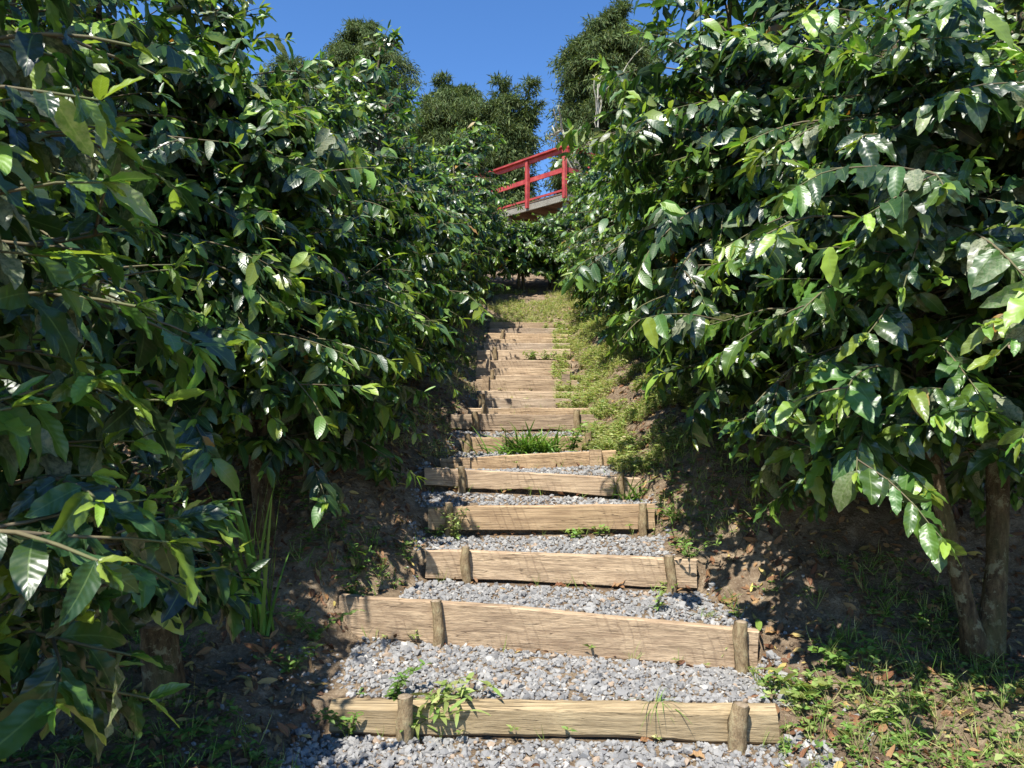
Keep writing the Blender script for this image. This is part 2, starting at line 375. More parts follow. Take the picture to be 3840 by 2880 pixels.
def plank_t(i, x): return np.clip((x - pxl[i]) / (pxr[i] - pxl[i]), 0, 1)
def plank_y(i, x): return ply[i] + (pry[i] - ply[i]) * plank_t(i, x)
def plank_top(i, x): return plz[i] + (prz[i] - plz[i]) * plank_t(i, x)
def plank_low(i, x): return plank_top(i, x) - ph_[i] - pgap[i]

SY = np.concatenate([[-60, -8, 1.5, 2.9], pyc, [13.9, 14.8, 17, 24, 45, 90, 200]])
SZ = np.concatenate([[-14, -1.2, 0.03, 0.06], pzt - ph_ * 0.55, [EYE + 1.72, EYE + 2.10, EYE + 2.9, EYE + 4.8, EYE + 9, EYE + 13, EYE + 15]])
def smooth(a, b, x):
    t = np.clip((np.asarray(x, float) - a) / (b - a), 0, 1); return t * t * (3 - 2 * t)
def edges(y):
    xl = np.interp(y, pyc, pxl) + 0.02 * np.sin(np.asarray(y) * 5); xr = np.interp(y, pyc, pxr) - 0.03
    return xl, xr
def ground(x, y):
    x = np.asarray(x, float); y = np.asarray(y, float)
    x, y = np.broadcast_arrays(x, y)
    S = np.interp(y, SY, SZ)
    xl, xr = edges(y)
    uR = np.maximum(x - xr, 0); uL = np.maximum(xl - x, 0)
    k = smooth(3.4, 5.2, y) * (1 - smooth(12.6, 13.6, y))
    bank = k * (0.30 * smooth(0.0, 0.75, uR) + 0.22 * smooth(0, 0.55, uL)) + (1 - k) * (0.05 * smooth(0, 0.3, uR) + 0.07 * smooth(0, 0.4, uL))
    bank = bank + 0.07 * np.minimum(uR + uL, 6)
    nz = 0.035 * vnoise(x * 2.2, y * 2.2, 1) + 0.018 * vnoise(x * 7, y * 7, 2) + 0.009 * vnoise(x * 19, y * 19, 3)
    side = S + bank + nz * (0.4 + smooth(0, 0.3, uR + uL))
    # treads
    st = np.full(x.shape, 0.05) + 0 * x; st = np.where(y < 3.3, 0.055 - 0.0 * y, st)
    for i in range(NP):
        y0 = plank_y(i, x) + 0.072
        if i + 1 < NP:
            y1 = plank_y(i + 1, x); tt = np.clip((y - y0) / (y1 - y0 + 1e-6), 0, 1)
            z = (plank_top(i, x) - 0.018) * (1 - tt) + plank_low(i + 1, x) * tt
        else: z = side
        st = np.where(y >= y0 - 0.004, z, st)
    st = st + 0.004 * vnoise(x * 16, y * 16, 5)
    inner = 1 - smooth(0.0, 0.13, uR + uL)
    inner = inner * (y < pyc[-1] + 0.3) * (y > -1)
    return side * (1 - inner) + st * inner
def g1(x, y): return float(ground(np.array([x]), np.array([y]))[0])

def on_ground(px, py, d):
    """distance at which the ground shows at this spot of the picture, near d"""
    if py < 470: return d
    dd = np.arange(max(2.3, d - 1.0), d + 1.0, .01); x = (px - 512) / F * dd
    e = np.abs(HZ + (EYE - ground(x, dd)) / dd * F - py)
    return float(dd[np.argmin(e + 2 * np.abs(dd - d))])

def make_ground():
    xs = np.unique(np.round(np.concatenate([np.linspace(-2.2, 2.8, 135), -2.2 - np.cumsum(np.linspace(.05, .2, 30)), 2.8 + np.cumsum(np.linspace(.05, .2, 30)),
                         -6 - np.geomspace(0.3, 170, 16), 6.6 + np.geomspace(0.3, 170, 16)]), 4))
    rows = []
    for y in np.concatenate([-np.geomspace(60, 2, 10), np.linspace(-1.6, 2.0, 14), np.linspace(2.1, 3.1, 24)]): rows.append(np.full(len(xs), y))
    for i in range(NP):
        yi = plank_y(i, xs)
        rows += [yi + 0.0, yi + 0.055, yi + 0.073]
        y1 = plank_y(i + 1, xs) if i + 1 < NP else np.full(len(xs), 13.6)
        for t in np.linspace(0, 1, 10)[1:-1]: rows.append(yi + 0.073 + (y1 - yi - 0.073) * t)
    for y in np.concatenate([np.linspace(13.6, 16, 30), np.linspace(16.3, 26, 22), np.geomspace(27, 200, 16)]): rows.append(np.full(len(xs), y))
    Y = np.array(rows); X = np.broadcast_to(xs, Y.shape)
    Z = ground(X, Y)
    nr, nc = Y.shape
    i = np.arange(nr - 1)[:, None] * nc; j = np.arange(nc - 1)[None, :]
    f = np.stack([i + j, i + j + 1, i + nc + j + 1, i + nc + j], -1).reshape(-1, 4)
    A = Acc(); A.add(np.stack([X, Y, Z], -1), f)
    o = A.build('ground', M['soil']); tag(o, kind='structure')
make_ground()

# ------------------------------------------------------------------ planks and stakes
ORD = ['lowest', 'second', 'third', 'fourth', 'fifth', 'sixth', 'seventh', 'eighth', 'ninth', 'tenth', 'eleventh', 'twelfth', 'thirteenth', 'fourteenth', 'fifteenth', 'sixteenth', 'seventeenth', 'eighteenth', 'nineteenth', 'twentieth', 'topmost']
PLAB = {0: 'lowest wooden beam with rounded worn edges across the gravel path',
        1: 'longest plank, second from the bottom, tilting down to the right',
        2: 'third plank from the bottom with two round stakes and leaf shadows on it',
        3: 'fourth plank from the bottom with a wide dark gap beneath',
        4: 'fifth plank from the bottom, dark left end and dark gap beneath',
        5: 'sixth plank from the bottom, right end tipped up, square reddish stake in front',
        6: 'seventh plank from the bottom, half hidden behind the green grass clump',
        7: 'eighth plank from the bottom, brown board just above the grass clump',
        11: 'twelfth plank from the bottom, held by two square stakes',
        15: 'sixteenth plank from the bottom with leafy weeds on its right half',
        20: 'topmost plank step below the green grassy slope'}
def plank(i):
    L, Rr, h, gap = PLW[i]
    A = Acc(); ns = 36; th = 0.055 if i else 0.085
    d = Rr - L; ln = np.linalg.norm(d); u = d / ln
    f = unit(np.cross([0, 0, 1.0], u))      # +y side
    up = unit(np.cross(u, f))
    c = 0.006 if i else 0.030
    prof = [(0, -h), (c * .6, -h - .0), (th - c, -h), (th, -h + c), (th, -c), (th - c, 0), (c, 0), (0, -c)]
    prof = [(c * .5, -h), (th - c * .5, -h), (th, -h + c * .6), (th, -c), (th - c, 0), (c, 0), (0, -c), (-.001, -h * .5), (0, -h + c * .6)]
    k = len(prof); vs = []
    sd = i * 3.7
    for s in range(ns + 1):
        t = s / ns; ds = t * ln
        wob = 0.004 * math.sin(ds * 2.1 + sd) + 0.003 * float(vnoise(ds * 4, sd))
        topw = 0.006 * float(vnoise(ds * 3, sd + 1)) + 0.003 * float(vnoise(ds * 15, sd + 2)); low = 0.014 * float(vnoise(ds * 2.3, sd + 5)) + .004 * float(vnoise(ds * 11, sd + 6))
        if i in (1, 11): topw += 0.012 * math.sin(ds * 1.7)
        for (a, b) in prof:
            e = topw if b > -h * .4 else (low if b < -h * .6 else 0)
            x = (random.uniform(-.006, .006) if s in (0, ns) else 0)
            vs.append(L + u * (ds + x) + f * (a + wob) + up * (b + e))
    i0 = np.arange(ns)[:, None] * k; j = np.arange(k)[None, :]; j2 = (j + 1) % k
    fq = np.stack([i0 + j, i0 + j2, i0 + k + j2, i0 + k + j], -1).reshape(-1, 4)
    vs = np.array(vs)
    caps = [[m, (m + 1) % k, len(vs)] for m in range(k)]; b0 = ns * k
    caps2 = [[b0 + (m + 1) % k, b0 + m, len(vs) + 1] for m in range(k)]
    vs = np.vstack([vs, vs[:k].mean(0), vs[b0:b0 + k].mean(0)])
    cen = (L + Rr) / 2 - np.array([0, 0, h / 2])
    A.add(vs - cen, fq, caps + caps2)
    me = A.mesh('plank', smooth=False)
    o = link('plank_step', me, M['beam'] if i == 0 else M['plank'] if i < 8 else M['plank_up'])
    o.location = cen
    tag(o, PLAB.get(i, 'narrow pale plank, %s step from the bottom of the stairs' % ORD[i]), 'plank', 'planks edging the steps')
for i in range(NP): plank(i)

# stake: plank index, px, top py, size, shape, lean, wood
STK = [(0, 404, 697, .075, 'round', .05), (0, 741, 705, .080, 'round', -.12), (1, 437, 601, .062, 'round', .03), (1, 741, 622, .072, 'round', .0),
       (2, 465, 547, .058, 'round', .05), (2, 670, 556, .062, 'round', .03), (3, 449, 503, .055, 'round', .0), (3, 642, 504, .060, 'round', .05),
       (4, 461, 467, .055, 'round', .06), (4, 621, 473, .055, 'round', -.03), (5, 466, 458, .070, 'square', 0), (5, 596, 450, .100, 'square', 0),
       (6, 467, 434, .060, 'round', .04), (6, 589, 432, .060, 'round', .0), (7, 475, 412, .065, 'round', .03), (7, 577, 410, .065, 'round', -.02),
       (8, 484, 405, .050, 'round', 0), (9, 482, 394, .075, 'round', 0), (11, 485, 376, .085, 'square', .03), (11, 566, 374, .100, 'square', 0),
       (12, 492, 370, .055, 'round', 0), (13, 558, 364, .060, 'round', .05), (14, 488, 359, .07, 'square', 0), (14, 558, 360, .06, 'round', 0),
       (15, 495, 347, .065, 'round', 0), (18, 503, 330, .06, 'round', -.05), (20, 510, 327, .055, 'round', 0), (20, 558, 325, .055, 'round', 0)]
def stake(pi, px, py, size, kind, lean):
    y = float(plank_y(pi, (px - 512) / F * pyc[pi])) - size * 0.5 - 0.004
    x = (px - 512) / F * y; zt = EYE + (HZ - py) / F * y
    zb = min(g1(x, y - 0.03), zt - 0.1) - 0.12
    A = Acc(); side = 'left' if px < 530 else 'right'
    hgt = zt - zb
    if kind == 'round':
        n_ = 9; t = np.linspace(0, 1, n_)
        pts = np.stack([lean * (t - 1) * hgt * -1 + 0.006 * np.sin(t * 7 + px) - lean * 0, 0.004 * np.cos(t * 6), t * hgt], -1)
        rr = size / 2 * (1.04 - 0.10 * t + 0.05 * np.sin(t * 11 + px))
        tube(A, pts, rr, 13, False, rough=0.15)
        top = pts[-1]
        o = A.build('stake', M['stake'])
        B = Acc(); tube(B, [top - [0, 0, .006], top + [0, 0, .003]], [rr[-1] * .93, rr[-1] * .86], 11, True)
    else:
        s = size / 2; e = .005; q = s * .45
        pr = [(-s, -q + e), (-s + e, -q), (s - e, -q), (s, -q + e), (s, q), (-s, q)]
        vs = [(a + lean * z, b, z) for z in (0, hgt * .5, hgt - .004, hgt) for a, b in pr]; k = 6
        f4 = [[r * k + j, r * k + (j + 1) % k, (r + 1) * k + (j + 1) % k, (r + 1) * k + j] for r in range(3) for j in range(k)]
        vs = [(a * 1.0 + random.uniform(-.003, .003), b + random.uniform(-.002, .002), z) for a, b, z in vs] + [(lean * hgt, 0, hgt + .001)]
        A.add(vs, f4, [[18 + j, 18 + (j + 1) % k, 24] for j in range(k)])
        o = A.build('stake', M['plank'], smooth=False); B = None
        y += s - q; 
    o.location = (x, y, zb)
    if B:
        c = B.build('cut_top', M['cut']); c.parent = o
    tag(o, '%s wooden stake at the %s end of the %s plank' % (kind, side, ORD[pi]), 'stake', 'stakes holding the planks')
for s in STK: stake(*s)

# ------------------------------------------------------------------ gravel
def ico():
    p = (1 + 5 ** .5) / 2
    v = np.array([(-1, p, 0), (1, p, 0), (-1, -p, 0), (1, -p, 0), (0, -1, p), (0, 1, p), (0, -1, -p), (0, 1, -p), (p, 0, -1), (p, 0, 1), (-p, 0, -1), (-p, 0, 1)], float)
    f = np.array([(0, 11, 5), (0, 5, 1), (0, 1, 7), (0, 7, 10), (0, 10, 11), (1, 5, 9), (5, 11, 4), (11, 10, 2), (10, 7, 6), (7, 1, 8), (3, 9, 4), (3, 4, 2), (3, 2, 6), (3, 6, 8), (3, 8, 9), (4, 9, 5), (2, 4, 11), (6, 2, 10), (8, 6, 7), (9, 8, 1)])
    return unit(v), f
IV, IF = ico()
def stones(pos, size, tn):
    n_ = len(pos)
    q = rng.normal(size=(n_, 4)); q /= np.linalg.norm(q, axis=1, keepdims=True)
    w_, x, y, z = q.T
    Rm = np.stack([1 - 2 * (y * y + z * z), 2 * (x * y - z * w_), 2 * (x * z + y * w_), 2 * (x * y + z * w_), 1 - 2 * (x * x + z * z), 2 * (y * z - x * w_), 2 * (x * z - y * w_), 2 * (y * z + x * w_), 1 - 2 * (x * x + y * y)], -1).reshape(n_, 3, 3)
    v = IV[None] * rng.uniform(0.6, 1.3, (n_, 12, 1)) * (size[:, None, None] * rng.uniform(0.6, 1.25, (n_, 1, 3)))
    # flatten random vertices onto broken facets
    v = np.einsum('nij,nkj->nki', Rm, v); v[..., 2] *= 0.85
    v += pos[:, None, :]
    A = Acc(); f = (IF[None] + (np.arange(n_) * 12)[:, None, None]).reshape(-1, 3)
    a = np.broadcast_to(np.stack([tn, rng.uniform(0, 1, n_), np.zeros(n_), np.ones(n_)], -1)[:, None, :], (n_, 12, 4)).reshape(-1, 4)
    A.add(v.reshape(-1, 3), None, f, a)
    return A
def gravel():
    ps, ss = [], []
    dens = [4000, 4000, 3600, 3000, 2900, 2500, 1300, 900, 700, 500, 500, 400, 350, 300, 250]
    for i in range(-1, 14):
        if i < 0: y0, y1, xa, xb = 2.35, 3.28, -0.95, 1.33
        else: y0, y1 = pyc[i] + 0.06, pyc[i + 1] - 0.01; xa = max(pxl[i], pxl[i + 1]) - 0.16; xb = min(pxr[i], pxr[i + 1]) + 0.08
        if i == 0: xa, xb = -0.86, 1.37
        if i == 1: xa, xb = -0.72, 1.30
        area = (y1 - y0 + .2) * (xb - xa)
        n_ = int(area * dens[i + 1])
        x = rng.uniform(xa, xb, n_); y = rng.uniform(y0 - .15, y1 + .15, n_)
        if i >= 0: ok = (y > plank_y(i, x) + (0.088 if i else .10))
        else: ok = y > 0
        ok &= y < plank_y(i + 1, x) - 0.012 - (0.05 * (0.5 + 0.5 * vnoise(x * 5, y * 0, 9)) if pgap[i + 1] > 0 else 0)
        # ragged sides, bare patches
        e = np.minimum(x - xa, xb - x); ok &= e + 0.10 * vnoise(x * 6, y * 6, 4) > 0.06 * rng.uniform(0, 1, n_)
        ok &= rng.uniform(0, 1, n_) < 0.30 + 1.0 * smooth(-0.75, -0.2, vnoise(x * 3.1 + 4, y * 4.3, 8) + 0.25)
        x, y = x[ok], y[ok]; z = ground(x, y) + rng.uniform(-0.006, 0.010, len(x))
        ps.append(np.stack([x, y, z], -1)); ss.append(rng.lognormal(math.log(0.0122), 0.33, len(x)))
    # strays on the soil beside the lower steps
    n_ = 1500; x = rng.uniform(-1.5, -0.75, n_); y = rng.uniform(2.5, 3.9, n_); ok = rng.uniform(0, 1, n_) < np.exp((x + 0.75) * 3.2) * 0.6
    x, y = x[ok], y[ok]; ps.append(np.stack([x, y, ground(x, y) + .002], -1)); ss.append(rng.uniform(.007, .014, len(x)))
    n_ = 500; x = rng.uniform(1.25, 1.7, n_); y = rng.uniform(2.5, 4.3, n_); ok = rng.uniform(0, 1, n_) < 0.35
    x, y = x[ok], y[ok]; ps.append(np.stack([x, y, ground(x, y) + .002], -1)); ss.append(rng.uniform(.006, .013, len(x)))
    ps = np.concatenate(ps); ss = np.clip(np.concatenate(ss), .006, .032)
    tn = np.clip(rng.normal(0.5, 0.2, len(ps)), 0, 0.94); b = rng.uniform(0, 1, len(ps)) < 0.04; tn[b] = 1.0
    o = stones(ps, ss, tn).build('gravel', M['gravel'], smooth=False)
    tag(o, 'grey crushed stone gravel filling the treads of the stairs', 'gravel', kind='stuff')
gravel()

# ------------------------------------------------------------------ coffee shrubs
UP = np.array([0, 0, 1.0])
def coffee(base, H, Rad, clear, label, n_lat=150, lean=(0, 0), nstem=3, leafL=0.150, lod=(5, 2), group=None, young=0.22, dusty=0.12, spread=0.35, tipy=0.25, seed=0, trunk_r=0.030, cluster=True, berries=1.0, name='coffee_shrub', squash=(1, 1), cone=0.0):
    rs = np.random.default_rng(1000 + seed)
    bx, by = base; bz = g1(bx, by) - 0.05
    root = empty(name, (bx, by, bz + 0.05), label, 'shrub', group)
    LV = Leaves(); TW = Acc(); TR = Acc(); BE = []
    stems = []
    for k in range(nstem):
        az = 2 * math.pi * (k + rs.uniform(-.3, .3)) / max(nstem, 1)
        n_ = 16; t = np.linspace(0, 1, n_)
        sp = spread * (rs.uniform(.6, 1.2) if nstem > 1 else .2)
        hh = (H - 0.10 * H * (k > 0) * rs.uniform(0, 1.5))
        x = bx + 0.03 * k * math.cos(az) + math.cos(az) * sp * t ** .8 + lean[0] * t ** 1.3 + 0.035 * np.sin(t * 7 + seed + k)
        y = by + 0.03 * k * math.sin(az) + math.sin(az) * sp * t ** .8 + lean[1] * t ** 1.3 + 0.035 * np.cos(t * 6 + seed * 2 + k)
        z = bz + t * hh * 0.96
        pts = np.stack([x, y, z], -1)
        r = trunk_r * (1.15 - 0.95 * t) * (1.0 if k == 0 else rs.uniform(.65, .95)) + 0.004
        r[0] *= 1.25
        r = r * (1 + .10 * np.sin(np.arange(len(r)) * 2.1 + k)); r[0] *= 1.35; tube(TR, pts, r, 9 if lod[0] > 4 else 6, True, rough=0.09)
        stems.append(pts)
    bv = [1.0, 0.0, 1.0]
    def leafpair(p, dr, age, up_bias=0.0):
        side = unit(np.cross(dr, UP) + rs.normal(0, .15, 3))
        for sgn in (-1, 1):
            if rs.uniform() < 0.10: continue
            L = leafL * rs.uniform(0.62, 1.15) * bv[0]
            ax = dr * rs.uniform(.3, .8) + side * sgn * rs.uniform(.5, 1.0) + UP * (up_bias - rs.uniform(.15, 1.35) * (1 - age * .35))
            ax = unit(ax)
            rad = unit(np.array([p[0] - bx - lean[0] * .6, p[1] - by - lean[1] * .6, 0])); nm = UP * 0.75 + rad * 0.75 + rs.normal(0, .38, 3)
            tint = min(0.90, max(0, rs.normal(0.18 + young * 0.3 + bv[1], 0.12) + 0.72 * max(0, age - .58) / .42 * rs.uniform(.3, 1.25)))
            if rs.uniform() < 0.004: tint = 1.0
            dust = rs.uniform(.35, .9) if rs.uniform() < dusty * bv[2] * (1.25 - age) else rs.uniform(0, .05)
            LV.add(p, ax, nm, L, L * rs.uniform(.43, .57), rs.uniform(.05, .65), rs.uniform(.10, .42), rs.uniform(.03, .10), tint, dust)
    def twig(p0, dr, ln, lvl, r0):
        n_ = max(4, int(ln / 0.075)); step = ln / n_
        pts = [p0]; d = dr.copy(); p = p0.copy()
        for q in range(n_):
            d = unit(d + UP * (-0.055 - 0.04 * (lvl == 0)) + rs.normal(0, .07, 3))
            p = p + d * step; pts.append(p)
        pts = np.array(pts)
        tt = np.linspace(0, 1, len(pts))
        tube(TW, pts, r0 * (1 - 0.75 * tt) + .0012, 4, False, a=np.stack([np.clip(tt * .9 - .1 + .15 * lvl, 0, 1), tt, tt * 0, tt * 0 + 1], -1).repeat(4, 0))
        s0 = 0.36 if lvl == 0 else 0.15
        q = 0
        gap = .055
        L = ln * s0
        while L < ln:
            f = L / step; i = min(int(f), n_ - 1); pp = pts[i] + (pts[i + 1] - pts[i]) * (f - i); dd = unit(pts[i + 1] - pts[i])
            age = L / ln
            if rs.uniform() < 0.86: leafpair(pp, dd, age * (0.85 + .15 * lvl))
            if berries and age < .8 and rs.uniform() < 0.03 * berries:
                if lod[0] <= 4: BE2 = None; L += gap; continue
                BE2 = Acc()
                for _ in range(rs.integers(4, 10)):
                    o_ = rs.normal(0, .014, 3); o_[2] -= .008
                    BE2.add(pp + o_ + IV * .0078, None, IF, (0, rs.uniform(), 0, 1))
                BE.append(BE2)
            L += gap * rs.uniform(.75, 1.3)
        # growing tip: small paler leaves that stand up
        e = pts[-1]
        for _ in range(3):
            ax = unit(dd + rs.normal(0, .45, 3) + UP * .15)
            LV.add(e, ax, UP + rs.normal(0, .4, 3), leafL * rs.uniform(.3, .75), leafL * rs.uniform(.14, .30), rs.uniform(0, .4), .4, .05, float(np.clip(rs.normal(.84 if rs.uniform() < .45 + tipy else .4, .12), 0, .91)), 0)
        return pts
    for i in range(n_lat):
        s = stems[rs.integers(len(stems))]
        hmin = clear / H
        t = hmin + (1 - hmin) * rs.uniform() ** 0.92
        f = min(t * (len(s) - 1), len(s) - 1.001); k = int(f); p0 = s[k] + (s[k + 1] - s[k]) * (f - k)
        # away from the shrub's middle, mostly
        c = np.array([bx + lean[0] * t, by + lean[1] * t, p0[2]])
        bv[:] = [rs.uniform(.72, 1.28), rs.normal(0, .09), rs.choice([.3, 1, 3.2], p=[.5, .35, .15])]
        az = rs.uniform(0, 2 * math.pi)
        d = np.array([math.cos(az) * squash[0], math.sin(az) * squash[1], 0]); d = unit(d)
        prof = math.sin(min(1, (1.12 - t) * 1.6) * math.pi / 2) ** 0.8
        prof *= (1 - cone * t) * (1 + .25 * cone); prof *= 0.75 + 0.25 * min(1, (t - hmin) / .25)
        ln = max(0.22, Rad * prof * rs.uniform(.55, 1.25) * (1.0 if d[0] ** 2 < .5 else squash[0]))
        elev = rs.uniform(.15, .75) + 0.5 * max(0, t - .8) * 4
        pts = twig(p0, unit(d + UP * elev), ln, 0, .0045 + .003 * ln)
        for _ in range(rs.integers(1, 4) if ln > .4 else 1):
            j = rs.integers(max(1, len(pts) // 4), len(pts) - 1); dd = unit(pts[j + 1] - pts[j])
            sd_ = unit(np.cross(dd, UP)) * rs.choice([-1, 1])
            twig(pts[j], unit(dd * .7 + sd_ * .8 + UP * rs.uniform(-.1, .5)), ln * rs.uniform(.28, .55), 1, .003)
    TR.build('trunk', M['bark'], root)
    TW.build('branches', M['twig'], root)
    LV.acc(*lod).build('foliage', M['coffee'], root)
    for b in BE[:28]: b.build('berry_cluster', M['berry'], root)
    return root

GL, GR = 'coffee shrubs left of the stairs', 'coffee shrubs right of the stairs'
near = dict(lod=(12, 4)); midl = dict(lod=(6, 2)); far = dict(lod=(4, 2), berries=.5)
# left side
coffee((-1.30, 1.30), 2.65, .62, 1.0, 'nearest coffee shrub with big close leaves hanging in at the left edge', 190, leafL=.128, seed=51, group=GL, nstem=3, spread=.25, dusty=.3, young=.2, **near)
coffee((-1.66, 3.02), 1.20, .50, .50, 'low dark coffee bush with large drooping leaves beside the lower planks', 52, leafL=.180, seed=2, group=GL, nstem=1, lean=(.16, -.34), spread=.1, young=-.3, dusty=.03, trunk_r=.034, tipy=-.2, berries=0, **near)
coffee((-2.30, 2.45), 3.7, .95, 1.25, 'coffee shrub standing just behind the nearest one at the left', 190, seed=3, group=GL, **midl)
coffee((-2.40, 3.9), 3.8, 1.05, 1.35, 'coffee shrub at the left, between the nearest ones and the bent trunk', 190, seed=11, group=GL, **midl)
coffee((-1.50, 4.55), 3.5, 1.05, .62, 'tall coffee shrub with bare bent trunk left of the third and fourth planks', 360, seed=4, group=GL, lean=(-.50, .1), nstem=3, spread=.3, trunk_r=.035, cone=.45, **midl)
coffee((-1.72, 6.1), 2.9, 1.15, .30, 'coffee shrub left of the sixth plank', 320, seed=5, group=GL, lean=(-.2, 0), cone=.5, **midl)
coffee((-1.66, 7.6), 3.05, 1.05, .3, 'coffee shrub left of the ninth plank', 300, seed=12, group=GL, cone=.5, **midl)
coffee((-1.62, 8.3), 3.95, .52, 1.4, 'tallest coffee shrub on the left, one slim top standing up against the sky', 90, seed=6, group=GL, nstem=2, spread=.12, cone=.2, **midl)
coffee((-1.62, 9.2), 2.75, .92, .3, 'coffee shrub left of the eleventh and twelfth planks', 260, seed=7, group=GL, cone=.3, **far)
coffee((-1.45, 10.7), 2.75, .90, .25, 'coffee shrub left of the fourteenth plank', 250, seed=8, group=GL, cone=.2, **far)
coffee((-1.20, 12.3), 2.75, .82, .22, 'coffee shrub left of the uppermost planks', 240, seed=9, group=GL, **far)
coffee((-1.0, 14.2), 3.15, .85, .3, 'coffee shrub at the top of the stairs, left of the red railing', 240, seed=10, group=GL, cone=-.25, **far)
coffee((-3.4, 5.4), 3.5, .95, .9, 'coffee shrub of the second row glimpsed behind the bent trunk', 140, seed=13, group=GL, **far)
coffee((-3.5, 7.3), 3.3, .95, .8, 'farther coffee shrub of the second row on the left', 130, seed=14, group=GL, **far)
# right side
coffee((2.27, 3.60), 3.5, 1.05, 1.0, 'coffee shrub with thick forked trunk at the lower right', 260, seed=20, group=GR, lean=(-.05, .2), trunk_r=.047, nstem=2, spread=.55, dusty=.25, leafL=.165, **near)
coffee((2.85, 2.55), 2.9, .80, 1.2, 'coffee shrub hanging in at the right edge nearest the camera', 130, seed=21, group=GR, dusty=.2, **near)
coffee((1.98, 4.85), 3.65, .98, .80, 'coffee shrub right of the fourth plank leaning over the path', 330, seed=22, group=GR, cone=-.3, lean=(-.45, -.1), **midl)
coffee((2.25, 6.4), 3.3, 1.0, .45, 'coffee shrub right of the sixth and seventh planks', 320, seed=23, group=GR, lean=(-.1, 0), cone=.1, **midl)
coffee((2.22, 7.9), 3.0, .98, .35, 'coffee shrub right of the ninth plank', 300, seed=24, group=GR, cone=.1, **midl)
coffee((2.05, 9.4), 2.9, .95, .3, 'coffee shrub right of the twelfth plank', 260, seed=25, group=GR, **far)
coffee((1.95, 11.0), 2.85, .90, .25, 'coffee shrub right of the fifteenth plank', 250, seed=26, group=GR, **far)
coffee((1.80, 12.6), 2.8, .82, .25, 'coffee shrub right of the uppermost planks', 240, seed=27, group=GR, **far)
coffee((1.75, 14.3), 3.1, .70, .3, 'coffee shrub at the top of the stairs, below the railing corner', 230, seed=28, group=GR, **far)
coffee((3.7, 4.5), 3.9, 1.0, 1.0, 'coffee shrub in the second row behind the forked trunk', 210, seed=29, group=GR, **midl)
coffee((3.8, 6.4), 3.8, 1.0, .8, 'farther coffee shrub in the second row at the right', 180, seed=30, group=GR, **far)
# behind the top of the stairs
GB = 'coffee shrubs above the grassy slope'
coffee((0.22, 15.0), 1.45, .66, .5, 'coffee shrub with thin pale trunk in the middle above the grassy slope', 150, seed=40, group=GB, nstem=2, spread=.12, **far)
coffee((-.65, 15.4), 1.5, .7, .3, 'coffee shrub behind the middle one, under the deck post', 130, seed=41, group=GB, **far)
coffee((0.85, 15.3), 1.5, .7, .3, 'coffee shrub under the corner of the deck', 150, seed=42, group=GB, **far)

# ------------------------------------------------------------------ deck with red railing
def boxm(acc, a, b, wx, wz, upv=UP):
    """bar from a to b, width wx across, height wz"""
    a = np.asarray(a, float); b = np.asarray(b, float); u = unit(b - a)
    s = unit(np.cross(u, upv if abs(np.dot(u, upv)) < .95 else np.array([0.67, -.74, 0]))); t = np.cross(s, u)
    vs = []; c = min(wx, wz) * .08
    for e in (a, b):
        for q, r in ((-1, -1), (1, -1), (1, 1), (-1, 1)):
            sx, tz = q * wx / 2, r * wz / 2
            vs += [e + s * (sx - q * c) + t * tz, e + s * sx + t * (tz - r * c)] if q * r > 0 else [e + s * sx + t * (tz - r * c), e + s * (sx - q * c) + t * tz]
    k = 8
    f4 = [[j, (j + 1) % k, k + (j + 1) % k, k + j] for j in range(k)]
    vs += [a, b]
    f3 = [[(j + 1) % k, j, 16] for j in range(k)] + [[k + j, k + (j + 1) % k, 17] for j in range(k)]
    acc.add(vs, f4, f3)
